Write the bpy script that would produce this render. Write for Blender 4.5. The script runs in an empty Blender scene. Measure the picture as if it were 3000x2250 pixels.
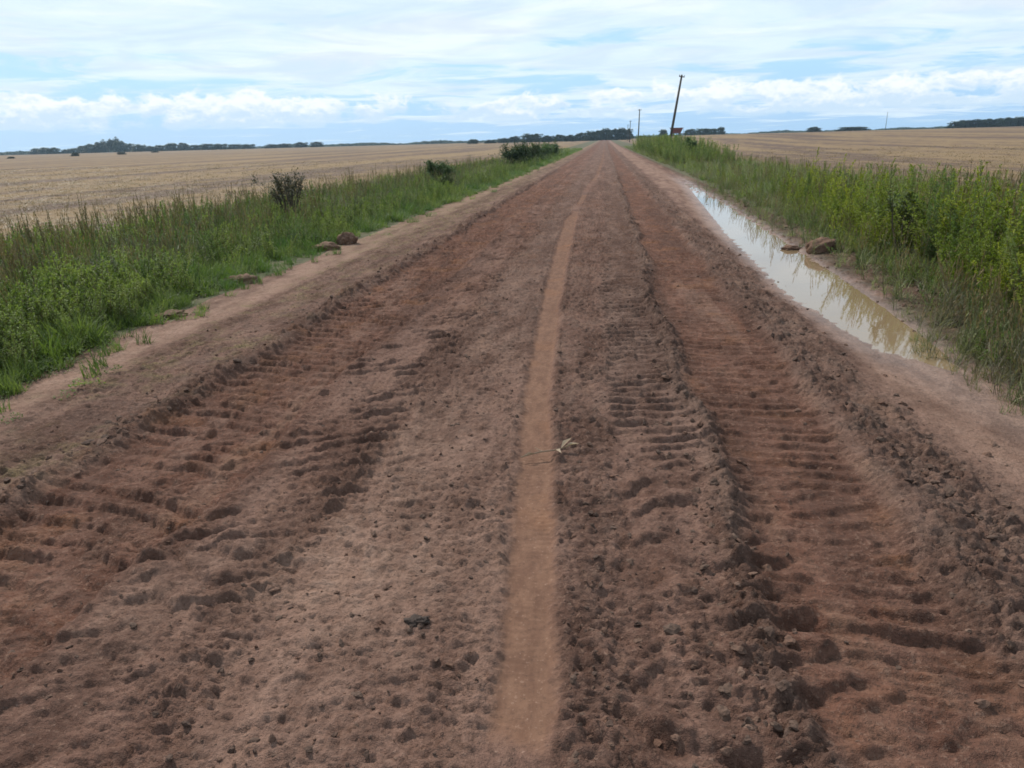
import bpy, bmesh, math, random
import numpy as np
from mathutils import Vector, Matrix

R = math.radians
scene = bpy.context.scene
C = scene.collection
rng = np.random.default_rng(11)
random.seed(11)

# ------------------------------------------------------------------ camera
CAM_H = 1.5
cam_data = bpy.data.cameras.new('camera')
cam = bpy.data.objects.new('camera', cam_data)
C.objects.link(cam)
cam_data.sensor_width = 36.0
cam_data.lens = 775.0 / 1024.0 * 36.0
cam_data.clip_start = 0.05
cam_data.clip_end = 20000.0
cam.location = (0.0, 0.0, CAM_H)
_y, _p, _r = R(7.0), R(17.35), R(1.5)
_f = Vector((-math.sin(_y) * math.cos(_p), math.cos(_y) * math.cos(_p), -math.sin(_p)))
_rt = Vector((math.cos(_y), math.sin(_y), 0.0))
_up = _rt.cross(_f)
_R = _rt * math.cos(_r) - _up * math.sin(_r)
_U = _up * math.cos(_r) + _rt * math.sin(_r)
cam.rotation_euler = Matrix((_R, _U, -_f)).transposed().to_euler()
scene.camera = cam

# ------------------------------------------------------------------ world, sun, exposure
SUN_EL, SUN_AZ = R(45.0), R(-44.0)        # azimuth measured from +Y towards +X
world = bpy.data.worlds.new('World')
scene.world = world
world.use_nodes = True


def build_sky():
    nt = world.node_tree
    N, L = nt.nodes, nt.links
    N.clear()

    def math_(op, a, b=None, clamp=False):
        n = N.new('ShaderNodeMath'); n.operation = op; n.use_clamp = clamp
        for i, v in enumerate((a, b)):
            if v is None:
                continue
            if isinstance(v, (int, float)):
                n.inputs[i].default_value = v
            else:
                L.new(v, n.inputs[i])
        return n.outputs[0]

    def ramp(v, stops):
        n = N.new('ShaderNodeValToRGB'); n.color_ramp.interpolation = 'EASE'
        e = n.color_ramp.elements
        while len(e) < len(stops):
            e.new(0.5)
        for k, (p, c) in enumerate(stops):
            e[k].position = p
            e[k].color = (c, c, c, 1) if isinstance(c, (int, float)) else (*c, 1)
        L.new(v, n.inputs[0])
        return n.outputs[0]

    def noise(vec, scale, detail, rough, dist=0.0):
        n = N.new('ShaderNodeTexNoise')
        n.inputs['Scale'].default_value = scale
        n.inputs['Detail'].default_value = detail
        n.inputs['Roughness'].default_value = rough
        n.inputs['Distortion'].default_value = dist
        L.new(vec, n.inputs['Vector'])
        return n.outputs['Fac']

    def comb(x, y, z):
        n = N.new('ShaderNodeCombineXYZ')
        for i, v in enumerate((x, y, z)):
            if isinstance(v, (int, float)):
                n.inputs[i].default_value = v
            else:
                L.new(v, n.inputs[i])
        return n.outputs[0]

    def mix(fac, a, b):
        n = N.new('ShaderNodeMix'); n.data_type = 'RGBA'
        L.new(fac, n.inputs[0])
        for i, v in ((6, a), (7, b)):
            if isinstance(v, tuple):
                n.inputs[i].default_value = (*v, 1)
            else:
                L.new(v, n.inputs[i])
        return n.outputs[2]

    tc = N.new('ShaderNodeTexCoord')
    sep = N.new('ShaderNodeSeparateXYZ')
    L.new(tc.outputs['Generated'], sep.inputs[0])
    x, y, z = sep.outputs
    # high layer: flattened by perspective as a real cloud deck is
    zz = math_('ADD', math_('MAXIMUM', z, 0.0), 0.05)
    px, py = math_('DIVIDE', x, zz), math_('DIVIDE', y, zz)
    deck = comb(math_('MULTIPLY', px, 0.85), py, 0.0)
    n1 = noise(deck, 0.95, 8, 0.62, 0.7)
    n2 = noise(comb(px, math_('MULTIPLY', py, 1.0), 3.7), 0.30, 5, 0.5, 0.3)
    cover = math_('ADD', math_('MULTIPLY', n1, 0.55), math_('MULTIPLY', n2, 0.45))
    # more gaps low down than overhead
    low = ramp(z, [(0.0, 0.40), (0.05, 0.16), (0.12, 0.04), (0.2, -0.0)])
    cover = math_('SUBTRACT', cover, math_('MULTIPLY', low, 0.42))
    m_deck = ramp(cover, [(0.37, 0.05), (0.47, 0.72), (0.60, 1.0)])
    shade_n = noise(comb(math_('MULTIPLY', px, 0.9), py, 9.1), 1.1, 8, 0.6, 0.8)
    deck_col = mix(ramp(shade_n, [(0.34, 0.0), (0.62, 1.0)]), (0.70, 0.80, 0.90), (0.83, 0.925, 1.0))
    # low cumulus band: azimuth / elevation space
    az = math_('ARCTAN2', x, y)
    cu_v = comb(math_('MULTIPLY', az, 21.0), math_('MULTIPLY', z, 36.0), 1.3)
    cu_n = noise(cu_v, 1.25, 8, 0.62, 0.15)
    cu_big = noise(comb(math_('MULTIPLY', az, 7.0), math_('MULTIPLY', z, 12.0), 5.0), 1.0, 2, 0.5)
    env = ramp(z, [(0.012, 0.0), (0.028, 0.85), (0.042, 0.85), (0.082, 0.0)])
    cu = math_('ADD', math_('MULTIPLY', cu_n, 0.62), math_('MULTIPLY', cu_big, 0.38))
    cu = math_('ADD', cu, math_('MULTIPLY', env, 0.30))
    m_cu = ramp(cu, [(0.655, 0.0), (0.745, 0.95)])
    m_cu = math_('MULTIPLY', m_cu, ramp(z, [(0.012, 0.0), (0.03, 1.0)]))
    cu_sh = noise(comb(math_('MULTIPLY', az, 21.0), math_('MULTIPLY', math_('SUBTRACT', z, 0.006), 36.0), 1.3), 1.25, 8, 0.62, 0.15)
    d = math_('ADD', math_('MULTIPLY', math_('SUBTRACT', cu_n, cu_sh), 3.0), 0.5)
    elev = ramp(z, [(0.025, 0.0), (0.058, 1.0)])
    lit = math_('ADD', math_('MULTIPLY', math_('SUBTRACT', 1.0, d), 0.6), math_('MULTIPLY', elev, 0.55))
    cu_col = mix(ramp(lit, [(0.3, 0.0), (0.85, 1.0)]), (0.60, 0.75, 0.90), (0.92, 0.955, 0.98))
    # thin haze whitening right at the horizon
    sky = N.new('ShaderNodeTexSky'); sky.sky_type = 'NISHITA'; sky.sun_disc = False
    sky.sun_elevation = SUN_EL; sky.sun_rotation = SUN_AZ
    sky.air_density = 1.0; sky.dust_density = 0.4; sky.ozone_density = 1.5
    bg_sky = N.new('ShaderNodeBackground'); bg_sky.inputs[1].default_value = 0.10
    L.new(sky.outputs[0], bg_sky.inputs[0])
    bg_deck = N.new('ShaderNodeBackground'); L.new(deck_col, bg_deck.inputs[0]); bg_deck.inputs[1].default_value = 1.0
    bg_cu = N.new('ShaderNodeBackground'); L.new(cu_col, bg_cu.inputs[0]); bg_cu.inputs[1].default_value = 1.0
    # thin high veil: the gaps are pale blue, not deep blue
    bg_veil = N.new('ShaderNodeBackground'); bg_veil.inputs[1].default_value = 1.0
    L.new(mix(ramp(z, [(0.0, 0.0), (0.10, 1.0)]), (0.30, 0.58, 0.96), (0.42, 0.72, 1.0)), bg_veil.inputs[0])
    m0 = N.new('ShaderNodeMixShader'); m0.inputs[0].default_value = 0.8
    L.new(bg_sky.outputs[0], m0.inputs[1]); L.new(bg_veil.outputs[0], m0.inputs[2])
    m1 = N.new('ShaderNodeMixShader'); L.new(m_deck, m1.inputs[0]); L.new(m0.outputs[0], m1.inputs[1]); L.new(bg_deck.outputs[0], m1.inputs[2])
    m2 = N.new('ShaderNodeMixShader'); L.new(m_cu, m2.inputs[0]); L.new(m1.outputs[0], m2.inputs[1]); L.new(bg_cu.outputs[0], m2.inputs[2])
    out = N.new('ShaderNodeOutputWorld'); L.new(m2.outputs[0], out.inputs[0])


build_sky()
sun_data = bpy.data.lights.new('sun', 'SUN')
sun_data.energy = 4.2
sun_data.angle = R(5.0)
sun_data.color = (1.0, 0.95, 0.87)
sun = bpy.data.objects.new('sun', sun_data)
C.objects.link(sun)
sdir = Vector((math.sin(SUN_AZ) * math.cos(SUN_EL), math.cos(SUN_AZ) * math.cos(SUN_EL), math.sin(SUN_EL)))
sun.rotation_euler = sdir.to_track_quat('Z', 'Y').to_euler()
sun.location = (0, 0, 50)
scene.view_settings.view_transform = 'Standard'
scene.view_settings.look = 'None'
scene.view_settings.gamma = 1.0
scene.view_settings.exposure = 0.15
scene.view_settings.use_curve_mapping = False
scene.render.engine = 'CYCLES'
scene.cycles.filter_width = 1.7
scene.cycles.max_bounces = 6
scene.cycles.transparent_max_bounces = 4
scene.cycles.volume_bounces = 0
scene.cycles.use_denoising = True


# ------------------------------------------------------------------ helpers
def tag(o, label=None, cat=None, group=None, kind=None):
    if label: o['label'] = label
    if cat: o['category'] = cat
    if group: o['group'] = group
    if kind: o['kind'] = kind
    return o


def empty(name, loc, rz=0.0):
    o = bpy.data.objects.new(name, None)
    C.objects.link(o)
    o.location = loc
    o.rotation_euler = (0, 0, rz)
    o.empty_display_size = 0.2
    return o


def mesh_obj(name, verts, faces, mats=(), parent=None, smooth=False, link=True, mat_idx=None):
    me = bpy.data.meshes.new(name)
    verts = np.asarray(verts, dtype=np.float32)
    fl = [tuple(f) for f in faces] if not isinstance(faces, np.ndarray) else faces
    if isinstance(faces, np.ndarray):
        k = faces.shape[1]
        me.vertices.add(len(verts)); me.vertices.foreach_set('co', verts.ravel())
        me.loops.add(faces.size); me.loops.foreach_set('vertex_index', faces.ravel().astype(np.int32))
        me.polygons.add(len(faces))
        me.polygons.foreach_set('loop_start', np.arange(0, faces.size, k, dtype=np.int32))
        me.update(calc_edges=True)
    else:
        me.from_pydata(verts.tolist(), [], fl)
    for m in (mats if isinstance(mats, (list, tuple)) else [mats]):
        me.materials.append(m)
    if mat_idx is not None:
        me.polygons.foreach_set('material_index', np.asarray(mat_idx, dtype=np.int32))
    if smooth:
        me.polygons.foreach_set('use_smooth', np.ones(len(me.polygons), dtype=bool))
    me.update()
    o = bpy.data.objects.new(name, me)
    if link:
        C.objects.link(o)
    if parent is not None:
        o.parent = parent
    return o


def copy_tree(o, parent=None):
    c = o.copy(); C.objects.link(c); c.parent = parent
    for ch in o.children:
        copy_tree(ch, c)
    return c


# ---- noise in numpy
def _hash(ix, iy, seed):
    h = (ix.astype(np.int64) * 374761393 + iy.astype(np.int64) * 668265263 + seed * 1442695041) & 0xFFFFFFFF
    h = ((h ^ (h >> 13)) * 1274126177) & 0xFFFFFFFF
    h = (h ^ (h >> 16)) & 0xFFFFFFFF
    return h.astype(np.float64) / 4294967295.0


def vnoise(x, y, seed=0):
    """gradient noise, about -1..1"""
    ix = np.floor(x); iy = np.floor(y)
    fx = x - ix; fy = y - iy
    u = fx * fx * fx * (fx * (fx * 6 - 15) + 10)
    v = fy * fy * fy * (fy * (fy * 6 - 15) + 10)
    def g(ox, oy):
        a = _hash(ix + ox, iy + oy, seed) * 2 * np.pi
        return np.cos(a) * (fx - ox) + np.sin(a) * (fy - oy)
    a = g(0, 0) * (1 - u) + g(1, 0) * u
    b = g(0, 1) * (1 - u) + g(1, 1) * u
    return (a * (1 - v) + b * v) * 1.5


def fbm(x, y, octaves=4, seed=0, rough=0.5):
    s = np.zeros_like(x); a = 1.0; t = 0.0
    for k in range(octaves):
        s += a * vnoise(x * 2 ** k + 17.3 * k, y * 2 ** k - 9.1 * k, seed + k)
        t += a; a *= rough
    return s / t


def clods(x, y, seed=0, fill=0.5, jit=0.9):
    """rounded lumps sitting on a flat bed (0..1), only some cells hold a lump"""
    ix = np.floor(x); iy = np.floor(y)
    best = np.zeros_like(x)
    for ox in (-1, 0, 1):
        for oy in (-1, 0, 1):
            cx = ix + ox; cy = iy + oy
            h1 = _hash(cx, cy, seed); h2 = _hash(cx, cy, seed + 5); h3 = _hash(cx, cy, seed + 9); h4 = _hash(cx, cy, seed + 13)
            dx = x - (cx + 0.5 + (h1 - 0.5) * jit); dy = y - (cy + 0.5 + (h2 - 0.5) * jit)
            rad = 0.25 + 0.38 * h3
            c, s = np.cos(h4 * 6.28), np.sin(h4 * 6.28)
            ex = (dx * c + dy * s) * (1 + 0.5 * h2); ey = (-dx * s + dy * c)
            q = 1 - (ex * ex + ey * ey) / (rad * rad)
            val = np.where((q > 0) & (h4 < fill), np.sqrt(np.maximum(q, 0)) * rad * 1.5, 0)
            best = np.maximum(best, val)
    return best


def torn(x, y, seed):
    """torn plates of mud: flat patches with short steep edges, several sizes"""
    s = np.zeros_like(x)
    for k, (fx, fy, a, w) in enumerate(((4.4, 8.0, 0.50, 0.07), (9.0, 17.0, 0.72, 0.09), (19.0, 33.0, 0.50, 0.13), (34.0, 52.0, 0.30, 0.2))):
        n = fbm(x * fx + 3.1 * k, y * fy, 3, seed + 17 * k, 0.55)
        s += a * (sstep(-w, w, n - 0.02) - 0.5)
        s += 0.5 * a * (sstep(-w, w, n - 0.28) - 0.2)
    return s


def sstep(a, b, x):
    t = np.clip((x - a) / (b - a), 0, 1)
    return t * t * (3 - 2 * t)


def band(x, a, b, w=0.08):
    return sstep(a - w, a + w, x) * (1 - sstep(b - w, b + w, x))


# ------------------------------------------------------------------ the lie of the land
WATER_Z = -0.105
DY = [3.0, 4.2, 6.0, 8.5, 14.0, 19.0, 25.0, 28.0, 40.0]
DXL = [2.62, 2.50, 2.22, 2.04, 2.22, 2.48, 2.80, 2.95, 3.1]
DXR = [2.70, 2.65, 2.54, 2.68, 2.84, 2.98, 3.00, 3.05, 3.2]
DEEP = [-0.006, 0.004, 0.010, 0.026, 0.034, 0.030, 0.015, -0.02, -0.03]    # depth under the water level


def strip_x(y):
    return np.interp(y, [0, 1.8, 3.0, 4.6, 7.5, 11, 15.6, 24, 35, 60], [-0.19, -0.21, -0.29, -0.41, -0.515, -0.60, -0.67, -0.58, -0.36, -0.2])


def strip_w(y):
    return np.interp(y, [0, 3, 5, 8, 12, 16, 17, 22, 26, 40], [0.100, 0.092, 0.090, 0.098, 0.115, 0.125, 0.07, 0.08, 0.08, 0.09])


def base_z(x, y):
    """large shape only"""
    ax = np.abs(x + 0.75)
    z = -0.055 * np.clip(ax / 3.2, 0, 1) ** 2
    # left verge and right verge fall a little below the road
    z = z - 0.06 * sstep(-4.1, -5.4, x)
    # ditch
    xl = np.interp(y, DY, DXL); xr = np.interp(y, DY, DXR); dp = np.interp(y, DY, DEEP)
    near = sstep(0.5, 3.0, y) * (1 - sstep(60, 90, y))
    e = np.minimum(x - xl, xr - x)
    wob = 0.10 * fbm(x * 1.7, y * 1.3, 4, 51) + 0.05 * fbm(x * 6, y * 4, 2, 53)
    e = e + wob
    inside = sstep(-0.02, 0.22, e)
    bank_l = np.clip(1 - (xl - x) / 0.75, 0, 1)
    bank_r = np.clip(1 - (x - xr) / 0.45, 0, 1)
    bank = np.where(x < xl, sstep(0, 1, bank_l), np.where(x > xr, bank_r ** 1.3, 1.0))
    zroad = -0.055
    floor_z = WATER_Z + 0.012 * (1 - sstep(5.1, 6.3, y))
    zd = zroad + (floor_z - zroad) * bank - dp * inside - 0.004 * bank
    w = sstep(1.3, 1.7, x) * (1 - sstep(3.6, 4.6, x)) * near
    z = z * (1 - w) + zd * w
    # very gentle rise of the plain far away, a little higher on the right
    rr = np.hypot(x, y)
    z = z + 1.45 * sstep(90, 800, rr)
    z = z + 1.75 * sstep(70, 300, rr) * sstep(0.03, 0.075, x / np.maximum(np.abs(y), 1.0)) * sstep(9, 24, x) * (1 - 0.35 * sstep(400, 900, rr))
    return z


def relief(x, y):
    """fine relief of the mud, and masks for its colour. returns dz, red, grey, pale, film"""
    n = x.size
    dz = np.zeros(n); red = np.zeros(n); grey = np.zeros(n); pale = np.zeros(n); film = np.zeros(n); straw = np.zeros(n)
    w1 = fbm(x * 0.9, y * 0.55, 3, 3)
    w2 = fbm(x * 3.0, y * 1.5, 3, 7)
    xs = x + 0.13 * w1 + 0.07 * w2           # wandering edges
    fade = 1 - sstep(25, 60, y)
    lumps_s = clods(x * 42, y * 36, 21, 0.55)        # 2-3 cm
    lumps_m = clods(x * 19, y * 16, 31, 0.45)        # 5-6 cm
    lumps_l = clods(x * 8.5, y * 7, 41, 0.33)        # 12 cm
    f0 = fbm(x * 6, y * 5, 5, 61, 0.55)
    f1 = fbm(x * 30, y * 26, 3, 71, 0.6)
    road = band(x, -4.15, 2.2, 0.1)
    patch = sstep(-0.25, 0.35, fbm(x * 1.3, y * 0.8, 3, 81))
    # zones
    z_pale = band(xs, -4.4, -3.35, 0.15)
    z_film = band(xs, -3.55, -2.7, 0.12)
    z_rutL = band(xs, -2.62, -1.78, 0.05)
    z_trL = band(xs, -1.78, -1.12, 0.10)
    z_trC = band(xs, 0.02, 0.46, 0.05)
    z_rutR = band(xs, 0.56, 1.24, 0.06)
    z_bermR = band(xs, 1.24, 1.80, 0.12)
    z_smR = band(xs, 1.85, 2.9, 0.12)
    sx = strip_x(y); sw = strip_w(y)
    z_mid = sstep(-1.37, -1.13, xs) * (1 - sstep(-0.03, 0.03, x - sx + sw))
    z_midr = sstep(-0.03, 0.03, x - sx - sw) * (1 - sstep(-0.03, 0.10, xs))
    d_strip = np.abs(x - sx + 0.006 * w2)
    z_strip = 1 - sstep(sw - 0.035, sw + 0.02, d_strip + 0.030 * f0 + 0.020 * f1)
    z_strip = z_strip * (1 - sstep(17, 18, y) * sstep(0.0, 0.35, vnoise(y * 0.35, y * 0 + 3.3, 5)) * 0.85)
    z_strip = z_strip * sstep(1.55, 1.75, y + 0.1 * f0)
    # ruts
    dz += -0.045 * z_rutL - 0.022 * z_trL * patch - 0.035 * z_rutR - 0.018 * z_trC
    # tyre lugs: bars pressed across each rut, broken and uneven
    who = sstep(0.0, 0.4, fbm(x * 2.3, y * 1.4, 3, 120))
    broken = 0.86 + 0.30 * sstep(-0.35, 0.25, fbm(x * 7, y * 6, 3, 124))
    def lugs(xc, half, spacing, slant, curve, seed, sharp=1.0):
        t = (x - xc) / half
        ph = y / spacing + 1.5 * slant * t + curve * t * t + 0.4 * fbm(x * 2.2, y * 1.3, 2, seed) + 0.15 * fbm(x * 9, y * 5, 3, seed + 3)
        s = ph - np.floor(ph)
        # steep on one side, gentle on the other
        prof = np.where(s < 0.20, s / 0.20, ((1 - s) / 0.80) ** 0.7)
        prof = prof ** sharp
        k = np.floor(ph)
        amp = 0.45 + 0.9 * _hash(k, k * 0 + np.floor((x - xc) * 2.2), seed + 7)
        # a second vehicle's prints lie across the first
        ph2 = y / (spacing * 1.31) - (slant * 1.7 + 0.25) * t - curve * t * t + 0.6 * fbm(x * 3.0 + 9, y * 1.9, 3, seed + 11)
        s2 = ph2 - np.floor(ph2)
        prof2 = np.where(s2 < 0.18, s2 / 0.18, ((1 - s2) / 0.82) ** 0.7)
        return ((prof - 0.45) * (1 - 0.75 * who) + (prof2 - 0.45) * 0.85 * who) * amp * broken
    brk = sstep(-0.55, 0.1, fbm(x * 3.1, y * 2.0, 3, 91))
    brk2 = sstep(-0.35, 0.25, fbm(x * 2.1, y * 1.5, 3, 92))
    dz += z_rutL * 0.043 * lugs(-2.2, 0.42, 0.155, 0.60, 0.25, 101) * (0.5 + 0.5 * brk)
    dz += z_trL * 0.043 * lugs(-1.45, 0.33, 0.165, -0.75, 0.2, 103) * brk2
    dz += z_rutR * 0.028 * lugs(0.9, 0.34, 0.125, 0.22, -0.15, 105) * (0.3 + 0.7 * brk)
    near = 1 - sstep(2.8, 4.2, y)
    dz += z_trC * 0.040 * lugs(0.24, 0.2, 0.125, -0.2, 0.1, 107) * (0.4 + 0.6 * brk) * (1 - near)
    # herringbone close to the camera between strip and rut
    z_her = band(xs, 0.0, 0.75, 0.06) * near
    dz += z_her * 0.048 * lugs(0.42, 0.3, 0.185, 0.0, -0.55, 109) * (0.45 + 0.55 * brk2)
    z_far_r = band(xs, 0.7, 1.5, 0.1) * (1 - sstep(2.0, 3.0, y))
    dz += z_far_r * 0.022 * lugs(1.1, 0.4, 0.105, 0.55, -0.3, 111)
    # thrown-up berms beside the ruts
    rid = lambda c, s: np.exp(-((xs - c) / s) ** 2)
    b_ll = rid(-2.70, 0.09); b_lr = rid(-1.74, 0.07); b_c = rid(0.50, 0.075); b_r = rid(1.36, 0.13); b_s = rid(0.0, 0.05)
    b_r2 = rid(1.68, 0.1)
    uneven = 0.08 + 1.2 * sstep(-0.35, 0.45, fbm(x * 2.5, y * 1.9, 3, 95))
    dz += uneven * (0.030 * b_ll + 0.020 * b_lr + 0.028 * b_c + 0.024 * b_r + 0.016 * b_r2)
    # clods
    rough_a = 0.16 * z_pale * patch + 0.45 * z_film + 0.28 * z_rutL + 0.35 * z_trL + 0.62 * z_mid + 0.9 * z_midr \
        + 0.40 * z_trC + 0.14 * z_rutR + 0.95 * z_bermR + 0.05 * z_smR + 1.3 * b_ll + 1.5 * b_c + 0.6 * b_lr + 0.4 * b_r
    rough_a = rough_a * (0.35 + 0.85 * sstep(-0.45, 0.35, fbm(x * 1.9, y * 1.6, 3, 97)))
    rough_a = np.clip(rough_a, 0, 1.7) * 0.8
    big_a = np.clip(0.15 * z_film + 0.25 * z_mid * patch + 0.9 * z_bermR * patch + 1.2 * b_ll + 1.3 * b_c + 0.3 * z_trC + 0.25 * z_trL + 0.15 * z_rutL, 0, 1.4)
    tn = torn(x + 0.02 * f0, y + 0.02 * f1, 301)
    tn_a = np.clip(0.22 * z_pale + 0.65 * z_film + 0.50 * z_rutL + 0.55 * z_trL + 0.62 * z_mid + 0.8 * z_midr + 0.45 * z_trC * near + 0.15 * z_trC + 0.26 * z_rutR
                   + 1.0 * z_bermR + 0.06 * z_smR + 0.8 * b_ll + 1.1 * b_c, 0, 1.3) * (0.55 + 0.6 * sstep(-0.4, 0.4, fbm(x * 1.4, y * 1.2, 3, 197)))
    bed = 0.014 * f0 * road + 0.0100 * f1 * road * (0.18 + tn_a) + 0.0185 * tn * tn_a
    cl = rough_a * (0.010 * lumps_s + 0.022 * lumps_m) + big_a * 0.030 * lumps_l
    keep = 1 - z_strip
    dz = dz * keep + (bed * (0.24 + 0.76 * keep)) + z_strip * 0.0022 * sstep(-0.1, 0.6, np.sin(y * 170 + 5 * f0 + 1.5 * np.sign(x - sx))) * sstep(-0.3, 0.3, fbm(x * 4, y * 1.5, 2, 171)) * (1 - sstep(4, 7, y)) + cl * keep - 0.021 * z_strip
    # little crumbs pushed up along the strip edges
    dz += 0.010 * np.exp(-((d_strip - sw - 0.03) / 0.02) ** 2) * (0.3 + lumps_m) * sstep(1.5, 1.7, y) * (y < 16)
    # right bank and smooth shoulders
    dz = dz * (1 - 0.55 * z_smR)
    # crumbly far bank of the ditch
    z_bk = band(x, 2.75, 4.2, 0.12) * (y > 1)
    dz += z_bk * (0.02 * lumps_l * 1.4 + 0.02 * lumps_m * 0.8 + 0.01 * f0)
    dz *= (0.25 + 0.75 * fade)
    # verges and fields
    off = 1 - band(x, -4.15, 4.2, 0.15)
    dz += off * (0.03 * fbm(x * 1.1, y * 1.1, 3, 120)) * (1 - sstep(60, 120, np.hypot(x, y)))
    # --- colour masks
    mo = sstep(-0.3, 0.4, fbm(x * 0.9, y * 0.5, 4, 130))
    fine = sstep(-0.4, 0.5, fbm(x * 7, y * 5, 3, 131))
    far_wet = sstep(5, 13, y) * sstep(-0.5, 0.25, fbm(x * 1.6, y * 0.4, 3, 151))
    red = np.clip(0.55 * far_wet * band(x, -2.6, 1.7, 0.3) + 1.05 * z_rutL * (0.5 + 0.5 * fine) + 0.5 * z_trL * mo + 1.0 * z_rutR * (0.65 + 0.35 * fine) + 0.30 * z_trC * fine * near
                  + 0.5 * z_strip + 0.8 * b_ll * fine + 0.35 * b_lr, 0, 1)
    grey = np.clip(0.85 * z_bermR * (0.4 + 0.6 * fine) + 0.55 * z_midr * fine + 0.6 * z_film * fine + 0.62 * z_mid * sstep(3.0, 8, y) * (0.4 + 0.6 * fine) + 0.7 * b_c
                   + 0.5 * z_trC * sstep(3, 6, y) + 0.35 * z_mid * sstep(0.1, 0.5, f0) + 0.6 * b_ll * (1 - fine), 0, 1) * (1 - z_strip)
    pale_spot = np.exp(-(((x + 1.0) / 0.42) ** 2 + ((y - 2.45) / 0.5) ** 2)) + 0.8 * np.exp(-(((x + 0.95) / 0.3) ** 2 + ((y - 3.9) / 0.8) ** 2)) \
        + 0.5 * np.exp(-(((x + 1.6) / 0.25) ** 2 + ((y - 2.2) / 0.3) ** 2))
    pale = np.clip(1.0 * z_pale * band(xs, -4.35, -3.7, 0.14) * (0.65 + 0.35 * mo) + 0.3 * z_pale + 0.80 * z_smR * (0.75 + 0.25 * mo) + pale_spot * (0.4 + 0.6 * fine) * (1 - z_rutL)
                   + 0.3 * z_mid * mo + 0.28 * z_strip, 0, 1)
    film = np.clip(band(xs, -3.85, -2.75, 0.2) * sstep(-0.25, 0.35, fbm(x * 2.2, y * 1.3, 3, 133)) + 1.0 * sstep(9, 15, y) * band(xs, -4.3, -3.1, 0.25), 0, 1)
    return dz, red, grey, pale, film, z_strip


def ground_z(x, y):
    x = np.atleast_1d(np.asarray(x, dtype=np.float64)); y = np.atleast_1d(np.asarray(y, dtype=np.float64))
    return base_z(x, y) + relief(x, y)[0]


# ------------------------------------------------------------------ node helpers
class NT:
    def __init__(self, name):
        self.m = bpy.data.materials.new(name); self.m.use_nodes = True
        self.t = self.m.node_tree; self.N = self.t.nodes; self.L = self.t.links
        self.N.clear()
        self.out = self.N.new('ShaderNodeOutputMaterial')

    def put(self, v, sock):
        if isinstance(v, (int, float)):
            sock.default_value = v
        elif isinstance(v, tuple):
            sock.default_value = (*v, 1) if len(v) == 3 and len(sock.default_value) == 4 else v
        else:
            self.L.new(v, sock)

    def attr(self, name, out='Fac'):
        n = self.N.new('ShaderNodeAttribute'); n.attribute_name = name
        return n.outputs[out]

    def math(self, op, a, b=0.0, clamp=False):
        n = self.N.new('ShaderNodeMath'); n.operation = op; n.use_clamp = clamp
        self.put(a, n.inputs[0]); self.put(b, n.inputs[1])
        return n.outputs[0]

    def mix(self, f, a, b, mode='MIX'):
        n = self.N.new('ShaderNodeMix'); n.data_type = 'RGBA'; n.blend_type = mode
        self.put(f, n.inputs[0]); self.put(a, n.inputs[6]); self.put(b, n.inputs[7])
        return n.outputs[2]

    def ramp(self, v, stops):
        n = self.N.new('ShaderNodeValToRGB')
        e = n.color_ramp.elements
        while len(e) < len(stops):
            e.new(0.5)
        for k, (p, c) in enumerate(stops):
            e[k].position = p
            e[k].color = (c, c, c, 1) if isinstance(c, (int, float)) else (*c, 1)
        self.L.new(v, n.inputs[0])
        return n.outputs[0]

    def noise(self, vec, scale, detail=4, rough=0.55, dist=0.0, out='Fac'):
        n = self.N.new('ShaderNodeTexNoise')
        n.inputs['Scale'].default_value = scale; n.inputs['Detail'].default_value = detail
        n.inputs['Roughness'].default_value = rough; n.inputs['Distortion'].default_value = dist
        if vec is not None:
            self.L.new(vec, n.inputs['Vector'])
        return n.outputs[out]

    def pos(self, scale=(1, 1, 1)):
        g = self.N.new('ShaderNodeNewGeometry')
        m = self.N.new('ShaderNodeMapping'); m.inputs['Scale'].default_value = scale
        self.L.new(g.outputs['Position'], m.inputs[0])
        return m.outputs[0]

    def bump(self, h, strength, dist):
        n = self.N.new('ShaderNodeBump'); n.inputs['Strength'].default_value = strength; n.inputs['Distance'].default_value = dist
        self.L.new(h, n.inputs['Height'])
        return n.outputs[0]

    def principled(self, col, rough=0.9, normal=None, spec=0.3, **kw):
        n = self.N.new('ShaderNodeBsdfPrincipled')
        self.put(col, n.inputs['Base Color']); self.put(rough, n.inputs['Roughness'])
        self.put(spec, n.inputs['Specular IOR Level'])
        for k, v in kw.items():
            self.put(v, n.inputs[k])
        if normal is not None:
            self.L.new(normal, n.inputs['Normal'])
        self.L.new(n.outputs[0], self.out.inputs[0])
        return n


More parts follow.
